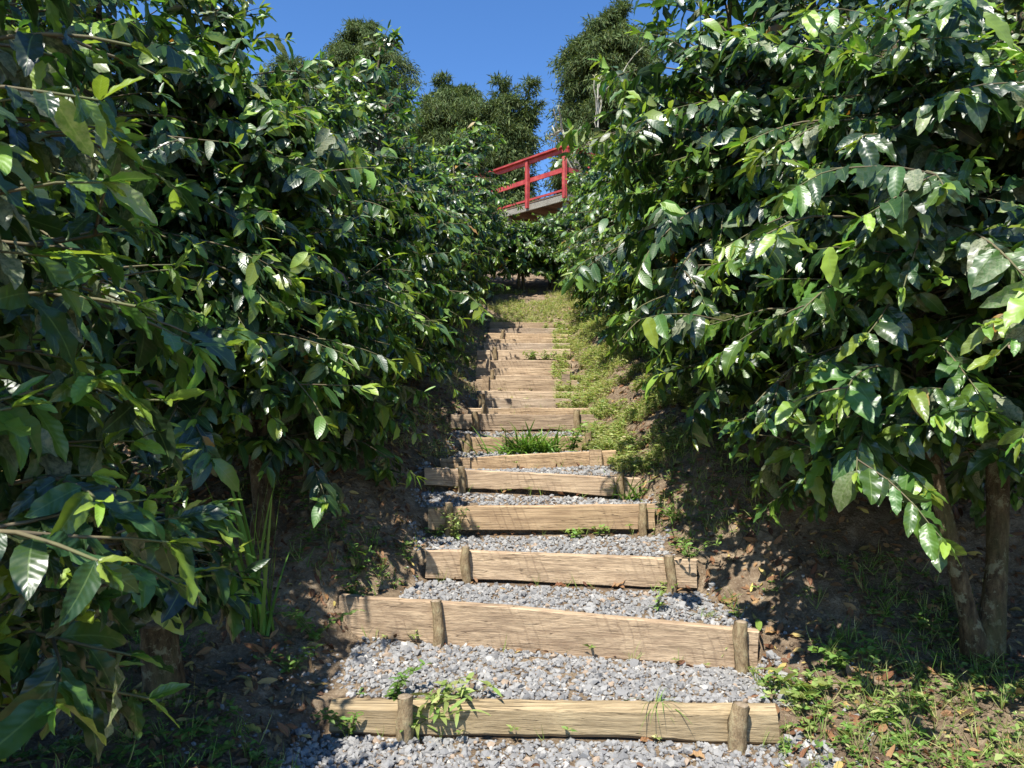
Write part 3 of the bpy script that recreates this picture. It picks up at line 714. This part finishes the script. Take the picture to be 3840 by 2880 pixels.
def deck():
    C = np.array([1.20, 16.25, 0]); u = np.array([-.672, .741, 0]); v = np.array([.741, .672, 0])
    zf = EYE + 4.58
    root = empty('viewing_deck', (C[0] + 1, C[1] + 2, g1(2.2, 18)), 'raised wooden viewing deck with a red painted railing above the stairs', 'deck')
    pt = lambda s, r, z: C + u * s + v * r + UP * z
    def one(name, m_, segs):
        A = Acc()
        for (a, b, wx, wz) in segs: boxm(A, a, b, wx, wz)
        return A.build(name, m_, root, smooth=False)
    one('floor_board', M['underwood'], [(pt(.06, .04 + k * .15, zf - .02), pt(5.4, .04 + k * .15, zf - .02), .14, .035) for k in range(22)])
    one('edge_beam', M['deckwood'], [(pt(.0, .0, zf - .115), pt(5.4, 0, zf - .115), .05, .15)])
    one('edge_beam', M['deckwood'], [(pt(.0, .03, zf - .115), pt(0, 3.3, zf - .115), .05, .15)])
    one('joist', M['underwood'], [(pt(s, .03, zf - .11), pt(s, 3.3, zf - .11), .05, .14) for s in (.6, 1.2, 1.8, 2.4, 3.0, 3.6, 4.2, 4.8, 5.38)])
    one('toe_board', M['red'], [(pt(0, -.01, zf + .055), pt(5.4, -.01, zf + .055), .03, .05)])
    for (s, r) in ((2.02, .09), (.12, .12), (5.2, .09), (2.02, 3.1), (.12, 3.1)):
        q = pt(s, r, 0); one('support_post', M['deckwood'], [(q + UP * (g1(q[0], q[1]) - .3), q + UP * (zf - .19), .12, .12)])
    for (s, r) in ((0.0, -.05), (1.2, -.05), (2.95, -.05), (4.0, -.05), (5.0, -.05), (-.05, .7), (-.05, 1.9), (-.05, 3.1)):
        one('railing_post', M['red'], [(pt(s, r, zf - .14), pt(s, r, zf + .955), .085, .085)])
    one('top_rail', M['red'], [(pt(-.02, -.05, zf + 1.0), pt(5.4, -.05, zf + 1.0), .13, .045), (pt(0, -.02, zf + .93), pt(5.4, -.02, zf + .93), .035, .09)])
    one('top_rail', M['red'], [(pt(-.05, .015, zf + 1.0), pt(-.05, 3.3, zf + 1.0), .13, .045), (pt(-.02, .02, zf + .93), pt(-.02, 3.3, zf + .93), .035, .09)])
    one('middle_rail', M['red'], [(pt(0, .02, zf + .52), pt(5.4, .02, zf + .52), .035, .11)])
    one('middle_rail', M['red'], [(pt(.02, .05, zf + .52), pt(.02, 3.3, zf + .52), .035, .11)])
deck()

# ------------------------------------------------------------------ trees on the ridge
def conifer(px, top, wpx, d, label, n_limb=120, seed=0, leaders=(), dens=1.0, trunk_show=0.0, low=0.05, name='cypress_tree'):
    rs = np.random.default_rng(300 + seed)
    x = (px - 512) / F * d; zt = EYE + (HZ - top) / F * d; zb = g1(x, d) - .2; H = zt - zb; Rm = wpx / 2 / F * d
    root = empty(name, (x, d, zb + .2), label, 'tree', 'conifers on the ridge')
    T = Acc(); C = Leaves()
    t = np.linspace(0, 1, 14)
    tube(T, np.stack([x + .15 * np.sin(t * 4 + seed), d + .1 * np.cos(t * 5), zb + t * H * .97], -1), .22 * (1.05 - t) + .02, 8, True)
    def sprays(pts, amount, fat):
        for _ in range(int(amount)):
            q = rs.uniform(.15, 1) ** .8 * (len(pts) - 1.001); i = int(q); p = pts[i] + (pts[i + 1] - pts[i]) * (q - i)
            p = p + rs.normal(0, 1, 3) * fat * np.array([1, 1, .6])
            dd = unit(pts[i + 1] - pts[i])
            ax = unit(dd * .6 + rs.normal(0, .55, 3) + UP * rs.uniform(-.7, .4))
            C.add(p, ax, UP + rs.normal(0, .6, 3), rs.uniform(.15, .36), rs.uniform(.036, .075), rs.uniform(.1, .7), .2, .1, float(np.clip(rs.normal(.5, .2), 0, 1)), 0)
    for k in range(int(n_limb * 1.5)):
        h = low + (1 - low) * rs.uniform() ** .85
        z = zb + h * H * .97
        az = rs.uniform(0, 2 * math.pi)
        pr = (math.sin(min(1, (1.05 - h) * 2.6) * math.pi / 2)) * (0.92 + .18 * float(vnoise(h * 7, az * 1.2, seed)))
        ln = Rm * pr * rs.uniform(.7, 1.05) + .15
        n_ = 9; tt = np.linspace(0, 1, n_)[:, None]
        dv = np.array([math.cos(az), math.sin(az), 0])
        rise = rs.uniform(.3, .9)
        pts = np.array([x, d, z]) + dv * ln * tt + UP * (rise * ln * tt - .75 * ln * tt ** 2.2) + rs.normal(0, .05, (n_, 3)) * tt
        tube(T, pts, .035 * (1.1 - tt[:, 0]) + .006, 4, False)
        sprays(pts, 270 * dens * (.45 + ln / Rm), .07 + .11 * ln / Rm)
    for (lx, ly, ln) in leaders:       # separate leaning tops
        b = np.array([x + (lx - px) / F * d * .55, d, EYE + (HZ - ly) / F * d - ln])
        e = np.array([x + (lx - px) / F * d, d, EYE + (HZ - ly) / F * d])
        tt = np.linspace(0, 1, 9)[:, None]; pts = b + (e - b) * tt + np.array([.12, 0, 0]) * np.sin(tt * 3) * ln
        tube(T, pts, .05 * (1.1 - tt[:, 0]) + .006, 5, False)
        sprays(pts, 320 * dens, .10)
        for _ in range(16):
            q = rs.integers(1, 8); az = rs.uniform(0, 6.28); l2 = ln * .42 * (1.1 - q / 9) + .15
            u_ = np.array([math.cos(az), math.sin(az), rs.uniform(-.1, .5)])
            sprays(pts[q] + u_ * l2 * np.linspace(0, 1, 4)[:, None], 70 * dens, .06)
    T.build('trunk', M['bark'], root)
    C.acc(2, 1).build('crown', M['conifer'], root)
conifer(364, 20, 128, 36, 'broad rounded conifer against the sky, behind the tallest shrub', 190, 1, dens=1.1)
conifer(455, 86, 104, 31, 'dense mid green cypress left of the gap of sky', 130, 2, leaders=((440, 78, 1.4), (425, 98, .8), (468, 92, .8)), dens=1.2)
conifer(505, 94, 62, 30, 'open topped cypress with drooping tips behind the red railing', 110, 3, leaders=((528, 80, 1.7), (498, 78, 1.6), (530, 112, .8)), dens=.9)
conifer(606, 12, 118, 29, 'tall dark cypress rising behind the shrubs right of the gap', 190, 4, leaders=((618, 0, 1.4), (575, 42, .9)), dens=1.1)
conifer(582, 146, 58, 33, 'low cypress seen between the red railing and the pale bare tree', 70, 5, dens=1.0)
conifer(290, 55, 110, 38, 'conifer showing above the left hedge top', 110, 6, dens=.9)
conifer(720, 60, 150, 34, 'conifer hidden mostly behind the right hedge', 110, 7, dens=.9)

def pale_tree():
    root = empty('bare_tree', (1.9, 17.5, g1(1.9, 17.5)), 'pale lichen covered tree with sparse leaf tufts right of the railing', 'tree')
    T = Acc(); C = Leaves(); rs = np.random.default_rng(5)
    b0 = np.array([2.05, 17.5, g1(2.05, 17.5)])
    def br(a, b, r, depth):
        tt = np.linspace(0, 1, 7)[:, None]; pts = a + (b - a) * tt + rs.normal(0, .03, (7, 3)) * np.sin(tt * 3)
        tube(T, pts, r * (1 - .6 * tt[:, 0]) + .004, 6, True, rough=.12)
        if depth > 0:
            for _ in range(4):
                q = rs.integers(2, 7); l = np.linalg.norm(b - a) * rs.uniform(.25, .5)
                br(pts[q], pts[q] + unit((b - a) / np.linalg.norm(b - a) * .5 + rs.normal(0, .45, 3) + UP * .5) * l, r * .45, depth - 1)
        else:
            for _ in range(9):
                q = rs.integers(2, 7)
                C.add(pts[q], unit(rs.normal(0, .7, 3) + UP * .4), rs.normal(0, 1, 3), rs.uniform(.07, .14), .03, .3, .2, .05, rs.uniform(.4, .95), .5)
    for px, py, d, r in ((562, 130, 17.2, .05), (552, 126, 17.4, .03), (598, 76, 17.6, .03)):
        e = P(px, py, d); m_ = np.array([2.05 - .25 * rs.uniform(), 17.5, EYE + 4.2 + rs.uniform(0, .8)])
        br(b0, m_, .09, 0) if px == 562 else None
        br(m_, e, r, 1)
    T.build('trunk', M['pale'], root); C.acc(3, 1).build('foliage', M['weed'], root)
pale_tree()

# ------------------------------------------------------------------ weeds, grass, litter
def rosette(LV, p, n_, L, W, tint, lift=.5, dust=0, bend=(.1, .6)):
    a0 = rng.uniform(0, 6.28)
    for k in range(n_):
        az = a0 + k * 2.4 + rng.normal(0, .25)
        ax = np.array([math.cos(az), math.sin(az), lift * rng.uniform(.3, 1.4)])
        l = L * rng.uniform(.6, 1.2)
        LV.add(p, ax, UP + rng.normal(0, .3, 3), l, l * W * rng.uniform(.8, 1.2), rng.uniform(*bend), .2, .05, float(np.clip(tint + rng.normal(0, .16), 0, 1)), dust)
def cover():
    LV = Leaves(); GB_ = Leaves()
    def scatter(n_, xf, y0, y1, L, tint, h=(.005, .05), patch=-.2, fr=2.0, grass=.2, k=5):
        y = rng.uniform(y0, y1, n_); x = xf(y, rng.uniform(0, 1, n_))
        ok = vnoise(x * fr + 9, y * fr, 21) + .5 * vnoise(x * fr * 3, y * fr * 3, 22) > patch
        x, y = x[ok], y[ok]; z = ground(x, y)
        for a, b, c in zip(x, y, z):
            p = np.array([a, b, c + rng.uniform(*h)])
            if rng.uniform() < grass:
                for _ in range(4):
                    ax = np.array([*rng.normal(0, .45, 2), 1]); l = rng.uniform(.05, .13) * (L / .03)
                    GB_.add([a, b, c], ax, rng.normal(0, 1, 3), l, .004 + .002 * rng.uniform(), rng.uniform(.2, 1.0), .1, 0, float(np.clip(tint + rng.normal(.1, .25), 0, 1)), 0, 1)
            else: rosette(LV, p, k, L * rng.uniform(.6, 1.3), .6, tint)
    XR = lambda off0, off1: (lambda y, r: edges(y)[1] + off0 + (off1 - off0) * r)
    XL = lambda off0, off1: (lambda y, r: edges(y)[0] - off0 - (off1 - off0) * r)
    scatter(9000, XR(-.06, .95), 5.6, 8.2, .034, .68, (.01, .09), -.22, 2.5, .3)
    scatter(11000, XR(-.22, 1.0), 8.0, 13.0, .038, .70, (.01, .10), -.35, 2.3, .3)
    scatter(7500, lambda y, r: -.9 + r * 2.9, 13.1, 15.0, .036, .70, (.005, .05), -.4, 2.4, .4)
    scatter(900, XR(.0, .7), 4.3, 5.8, .032, .5, (.005, .05), -.1, 2.5, .3)
    scatter(1500, XR(.0, 1.2), 2.5, 4.3, .036, .48, (.005, .05), -.15, 2.2, .28)
    scatter(900, XR(-.24, .0), 7.8, 13.2, .04, .66, (.06, .17), -.2, 2.0, .1)
    scatter(900, XL(.0, .55), 8.0, 13.0, .034, .70, (.005, .05), -.1, 2.0, .3)
    scatter(500, XL(-.05, .45), 5.3, 8.0, .032, .62, (.005, .05), .1, 2.5, .35)
    scatter(2200, XL(.02, 1.3), 2.5, 5.4, .036, .34, (.005, .06), .0, 2.0, .2)
    scatter(500, lambda y, r: -3.6 + 1.6 * r, 3.9, 7.5, .045, .6, (.005, .08), .05, 1.5, .3)
    # a few sprouts along the foot and top of the planks
    for i in range(0, 13):
        for _ in range(11 if i < 8 else 9):
            x = rng.uniform(pxl[i], pxr[i]); y = float(plank_y(i, x)) - rng.uniform(.01, .05)
            if rng.uniform() < .5: rosette(LV, [x, y, g1(x, y) + rng.uniform(.01, .07)], 6, rng.uniform(.02, .05), .6, .55)
            else:
                for _ in range(4): GB_.add([x, y, g1(x, y)], [*rng.normal(0, .4, 2), 1], rng.normal(0, 1, 3), rng.uniform(.05, .13), .004, rng.uniform(.2, .9), .1, 0, .6, 0, 1)
    A = LV.acc(2, 2)
    o = A.build('ground_cover', M['weed']); tag(o, 'low yellow green weeds carpeting the banks beside the stairs', 'weeds', kind='stuff')
    o = GB_.acc(4, 1).build('grass', M['blade']); tag(o, 'thin grass blades scattered through the weeds on the banks', 'grass', kind='stuff')
cover()

def litter():
    LV = Leaves(); TW = Acc()
    def sc_(n_, x0, x1, y0, y1, L=(.03, .10), inpath=False, t=(.0, .85)):
        for _ in range(n_):
            x = rng.uniform(x0, x1); y = rng.uniform(y0, y1); xl, xr = edges(np.array(y))
            if (xl - .02 < x < xr + .02) and not inpath: continue
            l = rng.uniform(*L); az = rng.uniform(0, 6.28)
            e = 0.02; zc = g1(x, y); gx = (g1(x + e, y) - zc) / e; gy = (g1(x, y + e) - zc) / e
            gx, gy = np.clip([gx, gy], -1, 1); ax = np.array([math.cos(az), math.sin(az), 0]); ax[2] = gx * ax[0] + gy * ax[1] + rng.normal(.05, .15)
            LV.add([x, y, zc + .012], ax, np.array([-gx, -gy, 1]) + rng.normal(0, .4, 3), l, l * rng.uniform(.35, .55), rng.uniform(-.5, .9), rng.uniform(-.2, .8), .12, rng.uniform(*t), 0)
    sc_(5200, -3.8, -.5, 2.3, 7.5, (.025, .09), t=(.0, .9)); sc_(4200, .9, 3.8, 2.4, 7.5, (.025, .09), t=(0, .9)); sc_(1500, -1.6, -.5, 4, 9, (.015, .05)); sc_(1200, .8, 2.0, 3, 9, (.015, .05)); sc_(700, -2, -.3, 7.5, 14); sc_(700, .8, 2.2, 7.5, 14)
    sc_(500, -.6, 1.6, 13.2, 16)
    sc_(70, -.8, 1.3, 2.5, 5.5, (.02, .05), True)
    for i in range(1, 8):     # drifted against the foot of the planks
        for _ in range(14):
            x = rng.uniform(pxl[i], pxr[i]); y = float(plank_y(i, x)) - rng.uniform(.01, .05); az = rng.uniform(0, 6.28); l = rng.uniform(.03, .075)
            LV.add([x, y, g1(x, y) + .014], [math.cos(az), math.sin(az) * .5, rng.uniform(0, .5)], UP + rng.normal(0, .6, 3), l, l * .5, rng.uniform(-.5, .9), .5, .15, rng.uniform(.1, .7), 0)
    for _ in range(900):
        sgn = rng.choice([-1, 1]); x = rng.uniform(.75, 2.8) * 1.0 if sgn > 0 else -rng.uniform(.65, 2.8); y = rng.uniform(2.5, 8)
        az = rng.uniform(0, 6.28); l = rng.uniform(.06, .3); t = np.linspace(-.5, .5, 6)[:, None]
        xy = np.array([x, y]) + np.array([math.cos(az), math.sin(az)]) * l * t + rng.normal(0, .006, (6, 2))
        if np.any((xy[:, 0] > edges(xy[:, 1])[0] - .05) & (xy[:, 0] < edges(xy[:, 1])[1] + .05)): continue
        z = ground(xy[:, 0], xy[:, 1]) + .008 + .01 * rng.uniform()
        tube(TW, np.column_stack([xy, z]), rng.uniform(.001, .0035), 4, False, a=(rng.uniform(0, .7), 0, 0, 1))
    o = LV.acc(4, 2).build('leaf_litter', M['dead']); tag(o, 'brown dead leaves lying over the soil on both sides', 'leaf litter', kind='stuff')
    o = TW.build('twig_litter', M['twig']); tag(o, 'thin dry twigs and roots scattered on the bare soil', 'twigs', kind='stuff')
litter()
def clods():
    n_ = 26000; x = np.concatenate([rng.uniform(-3.2, -.4, n_ // 2), rng.uniform(.7, 3.4, n_ // 2)]); y = 2.3 + 8.5 * rng.uniform(0, 1, n_) ** 1.4
    xl, xr = edges(y); ok = ((x < xl + .03) | (x > xr - .03)) & (vnoise(x * 2.5, y * 2.5, 31) > -.45); x, y = x[ok], y[ok]
    sz = np.clip(rng.lognormal(math.log(.0075), .5, len(x)), .003, .035)
    A = stones(np.stack([x, y, ground(x, y) + sz * .25], -1), sz, rng.uniform(0, 1, len(x)))
    o = A.build('soil_clods', M['soil']); tag(o, 'crumbly brown clods of soil on the cut banks', 'soil', kind='stuff')
clods()

# single plants one can point at
def weed(px, py, h, label, d=None, n=6, L=.06, W=.45, tint=.45, lean=(0, 0), stems=3, spread=.06, group=None, name='weed_plant', z=None, pairs=6, lift=.3):
    """leafy upright weed: stems with leaf pairs; px, py, d: where its foot is"""
    d = on_ground(px, py, d)
    x = (px - 512) / F * d; y = d; zb = g1(x, y) if z is None else z
    root = empty(name, (x, y, zb), label, 'weed', group)
    T = Acc(); LV = Leaves()
    for s in range(stems):
        a = rng.uniform(0, 6.28); tt = np.linspace(0, 1, pairs + 2)
        hh = h * rng.uniform(.65, 1.05)
        ex = lean[0] + math.cos(a) * spread * rng.uniform(.5, 1.5); ey = lean[1] + math.sin(a) * spread
        pts = np.stack([x + ex * tt ** 1.2, y + ey * tt ** 1.2, zb - .01 + hh * np.sin(tt * 1.45)], -1)
        tube(T, pts, .0028 * (1.2 - tt), 5, False, a=(.9, 0, 0, 1))
        for i in range(1, len(tt)):
            az = i * 1.57 + a
            for q in (0, math.pi):
                ax = np.array([math.cos(az + q), math.sin(az + q), lift + rng.normal(0, .25)])
                l = L * rng.uniform(.75, 1.2) * (1.1 - .35 * tt[i])
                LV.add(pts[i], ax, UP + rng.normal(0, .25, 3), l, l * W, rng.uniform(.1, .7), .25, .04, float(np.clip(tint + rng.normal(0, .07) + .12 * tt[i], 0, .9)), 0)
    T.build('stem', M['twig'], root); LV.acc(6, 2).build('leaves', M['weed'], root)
def tuft(px, py, d, h, label, n=24, W=.008, tint=.4, spread=.5, group=None, base=.02, name='grass_tuft', bend=(.3, 1.0), cat='grass', z=None):
    d = on_ground(px, py, d)
    x = (px - 512) / F * d; y = d; zb = g1(x, y) if z is None else z
    LV = Leaves()
    for _ in range(n):
        ax = np.array([*rng.normal(0, spread, 2), 1]); l = h * rng.uniform(.5, 1.15)
        LV.add([rng.normal(0, base), rng.normal(0, base * .5), -.005], ax, np.array([-ax[0], -ax[1], .25]) + rng.normal(0, .2, 3), l, W * rng.uniform(.7, 1.3), rng.uniform(*bend), .2, 0, float(np.clip(tint + rng.normal(0, .12), 0, 1)), 0, 1)
    o = LV.acc(8, 2).build(name, M['blade']); o.location = (x, y, zb); tag(o, label, cat, group)
    return o
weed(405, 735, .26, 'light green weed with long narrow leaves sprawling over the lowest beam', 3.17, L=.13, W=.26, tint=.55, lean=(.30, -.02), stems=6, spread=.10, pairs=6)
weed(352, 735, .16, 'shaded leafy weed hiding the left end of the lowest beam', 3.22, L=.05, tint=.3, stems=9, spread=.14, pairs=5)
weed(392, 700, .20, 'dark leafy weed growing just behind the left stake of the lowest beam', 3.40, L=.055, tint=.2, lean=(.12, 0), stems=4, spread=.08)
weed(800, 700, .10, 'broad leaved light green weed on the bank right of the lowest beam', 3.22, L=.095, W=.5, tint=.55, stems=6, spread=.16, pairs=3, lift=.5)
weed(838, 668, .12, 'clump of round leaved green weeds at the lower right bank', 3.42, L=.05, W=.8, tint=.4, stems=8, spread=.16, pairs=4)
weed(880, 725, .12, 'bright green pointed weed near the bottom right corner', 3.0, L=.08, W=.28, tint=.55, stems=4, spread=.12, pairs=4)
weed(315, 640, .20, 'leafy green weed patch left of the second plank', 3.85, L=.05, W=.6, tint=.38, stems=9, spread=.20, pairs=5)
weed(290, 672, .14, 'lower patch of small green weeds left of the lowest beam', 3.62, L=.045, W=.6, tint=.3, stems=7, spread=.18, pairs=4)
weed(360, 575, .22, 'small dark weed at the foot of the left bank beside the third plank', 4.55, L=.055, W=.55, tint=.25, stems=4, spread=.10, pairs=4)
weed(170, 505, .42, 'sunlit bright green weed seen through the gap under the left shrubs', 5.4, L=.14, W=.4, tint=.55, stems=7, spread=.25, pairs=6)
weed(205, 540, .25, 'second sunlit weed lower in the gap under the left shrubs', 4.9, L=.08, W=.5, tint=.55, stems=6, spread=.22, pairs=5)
weed(455, 540, .24, 'pale green weed growing up in front of the left end of the fourth plank', 4.98, L=.045, W=.5, tint=.6, stems=8, spread=.10, pairs=6)
weed(437, 538, .12, 'small weed left of the stake on the fourth plank', 4.98, L=.04, W=.5, tint=.45, stems=5, spread=.10, pairs=4)
weed(575, 538, .07, 'glossy broad leaved seedling under the fourth plank', 5.02, L=.065, W=.5, tint=.5, stems=4, spread=.07, pairs=3, lift=.6)
weed(690, 560, .16, 'straggling green weeds on the shaded bank beyond the right end of the third plank', 4.75, L=.05, tint=.35, stems=8, spread=.2, pairs=4)
weed(599, 536, .09, 'small leafy sprout between the seedling and the right stake under the fourth plank', 5.02, L=.05, W=.5, tint=.45, stems=4, spread=.07, pairs=3, lift=.6)
weed(572, 452, .28, 'broad leaved green clump right of the long grass', 6.45, L=.075, W=.5, tint=.42, stems=9, spread=.15, pairs=5)
weed(592, 460, .16, 'yellowish weed beside the upturned end of the sixth plank', 6.25, L=.05, W=.45, tint=.6, stems=7, spread=.14, pairs=4)
weed(531, 360, .16, 'small round leaved weed growing over the sixteenth plank', 10.95, L=.07, W=.6, tint=.5, stems=8, spread=.11, pairs=4)
weed(547, 360, .17, 'larger leafy weed on the right half of the sixteenth plank', 10.95, L=.06, W=.5, tint=.5, stems=9, spread=.16, pairs=5)
weed(545, 332, .13, 'little weed over the right end of the topmost plank', 12.95, L=.07, W=.6, tint=.5, stems=6, spread=.1, pairs=3)
weed(420, 640, .09, 'small green sprout right of the left stake under the second plank', 3.97, L=.045, W=.55, tint=.55, stems=3, spread=.03, pairs=3)
weed(403, 634, .11, 'small green sprout left of the left stake under the second plank', 4.02, L=.04, W=.55, tint=.4, stems=2, spread=.03, pairs=3)
weed(570, 653, .07, 'tiny sprout at the foot of the middle of the second plank', 3.90, L=.035, W=.5, tint=.5, stems=3, spread=.03, pairs=2)
weed(722, 655, .15, 'leafy sprout against the right end of the second plank', 3.77, L=.06, W=.5, tint=.55, stems=3, spread=.05, pairs=4)
weed(657, 612, .14, 'bright upright sprout in the gravel behind the second plank', 4.18, L=.05, W=.4, tint=.55, stems=3, spread=.04, pairs=4)
tuft(262, 633, 3.9, .85, 'clump of tall stiff sword shaped leaves on the shaded left bank', 20, .028, .40, .14, base=.03, name='sword_plant', bend=(.0, .35), cat='plant')
tuft(527, 452, 6.42, .34, 'long bladed green grass clump in front of the seventh plank', 170, .026, .35, .75, base=.12)
tuft(545, 452, 6.42, .30, 'shorter grass clump right of the long bladed one before the seventh plank', 90, .022, .40, .7, base=.08)
tuft(628, 500, 5.25, .30, 'wide bladed grass over the right end of the fifth plank', 46, .016, .38, .8, base=.06)
tuft(657, 706, 3.38, .17, 'thin grass tuft drooping over the lowest beam', 22, .006, .45, 1.0, base=.012, bend=(.8, 1.6))
tuft(706, 617, 4.0, .09, 'small grass tuft in the gravel near the right stake of the second plank', 22, .005, .5, .6)
tuft(680, 520, 4.9, .26, 'arching grass on the shaded bank right of the fourth plank', 30, .012, .3, .8, base=.05)
tuft(845, 640, 3.65, .20, 'grass tuft on the sunlit soil at the lower right', 26, .006, .5, .7, base=.03)
tuft(445, 450, 6.3, .16, 'dry pale grass left of the sixth plank', 40, .005, .85, .8, base=.08)

def fallen(px, py, d, L, tint, label, az=0.3, bend=.6, fold=.5, W=.5, up=.15):
    d = on_ground(px, py, d)
    x = (px - 512) / F * d; z = g1(x, d)
    LV = Leaves(); LV.add([0, 0, .015], [math.cos(az), math.sin(az), up], [0, -.3, 1], L, L * W, bend, fold, .12, tint, 0)
    o = LV.acc(10, 4).build('fallen_leaf', M['dead']); o.location = (x, d, z); tag(o, label, 'leaf', 'single fallen leaves')
fallen(683, 655, 3.78, .12, .15, 'dark red brown curled leaf against the right part of the second plank', .1, .9, .9)
fallen(540, 650, 3.88, .09, .4, 'reddish dry leaf at the foot of the second plank near its middle', 2.6, .5, .5)
fallen(555, 588, 4.50, .10, .4, 'reddish curled leaf under the third plank', .2, .7, .7)
fallen(612, 590, 4.42, .10, .7, 'tan curled leaf under the right half of the third plank', .4, -.6, .6)
fallen(195, 592, 4.1, .13, .92, 'yellow leaf in the shade left of the sword plant', .3, .5, .3)
fallen(262, 735, 3.22, .13, .93, 'yellow green curled leaf in the shade near the gravel edge', 2.9, .5, .9, .35)
fallen(196, 730, 3.20, .13, .75, 'orange brown leaf on the dark soil at the bottom left', 1.0, .6, .4, .55)
fallen(212, 762, 3.0, .14, 1.0, 'fresh green fallen leaf at the bottom left beside the orange one', 1.2, .2, .3, .45)
fallen(765, 636, 3.85, .14, .6, 'big pale brown curled leaf right of the stake on the second plank', .3, .8, .9)
fallen(758, 640, 3.75, .10, 1.0, 'green yellow leaf leaning on the right end of the second plank', 1.2, .4, .3, .5, .9)
fallen(880, 615, 3.65, .14, .5, 'large brown leaf on the sunlit soil at the lower right', 1.9, .4, .5)
fallen(905, 700, 3.25, .15, .4, 'rust red leaf in the shade of the lower right bank', .1, .3, .5)
fallen(640, 745, 3.10, .09, .4, 'small rusty leaf on the gravel before the lowest beam', .4, .6, .5)
fallen(705, 762, 3.0, .10, .75, 'tan curled leaf on the gravel at the bottom edge', 2.4, .6, .6)
# an old stump beside the low bush
def stump():
    x, y = -1.56, 3.25; z = g1(x, y)
    root = empty('tree_stump', (x, y, z), 'short grey tree stump behind the trunk of the low bush', 'stump')
    A = Acc(); t = np.linspace(0, 1, 8); tube(A, np.stack([x + .01 * np.sin(t * 5), y + 0 * t, z - .08 + t * .42], -1), .075 * (1.25 - .25 * t), 12, False, rough=.07)
    A.build('trunk', M['bark'], root)
    B = Acc(); tube(B, [[x + .01 * math.sin(5), y, z + .335], [x + .01 * math.sin(5), y, z + .343]], [.073, .070], 12, True); B.build('cut_top', M['cut'], root)
stump()
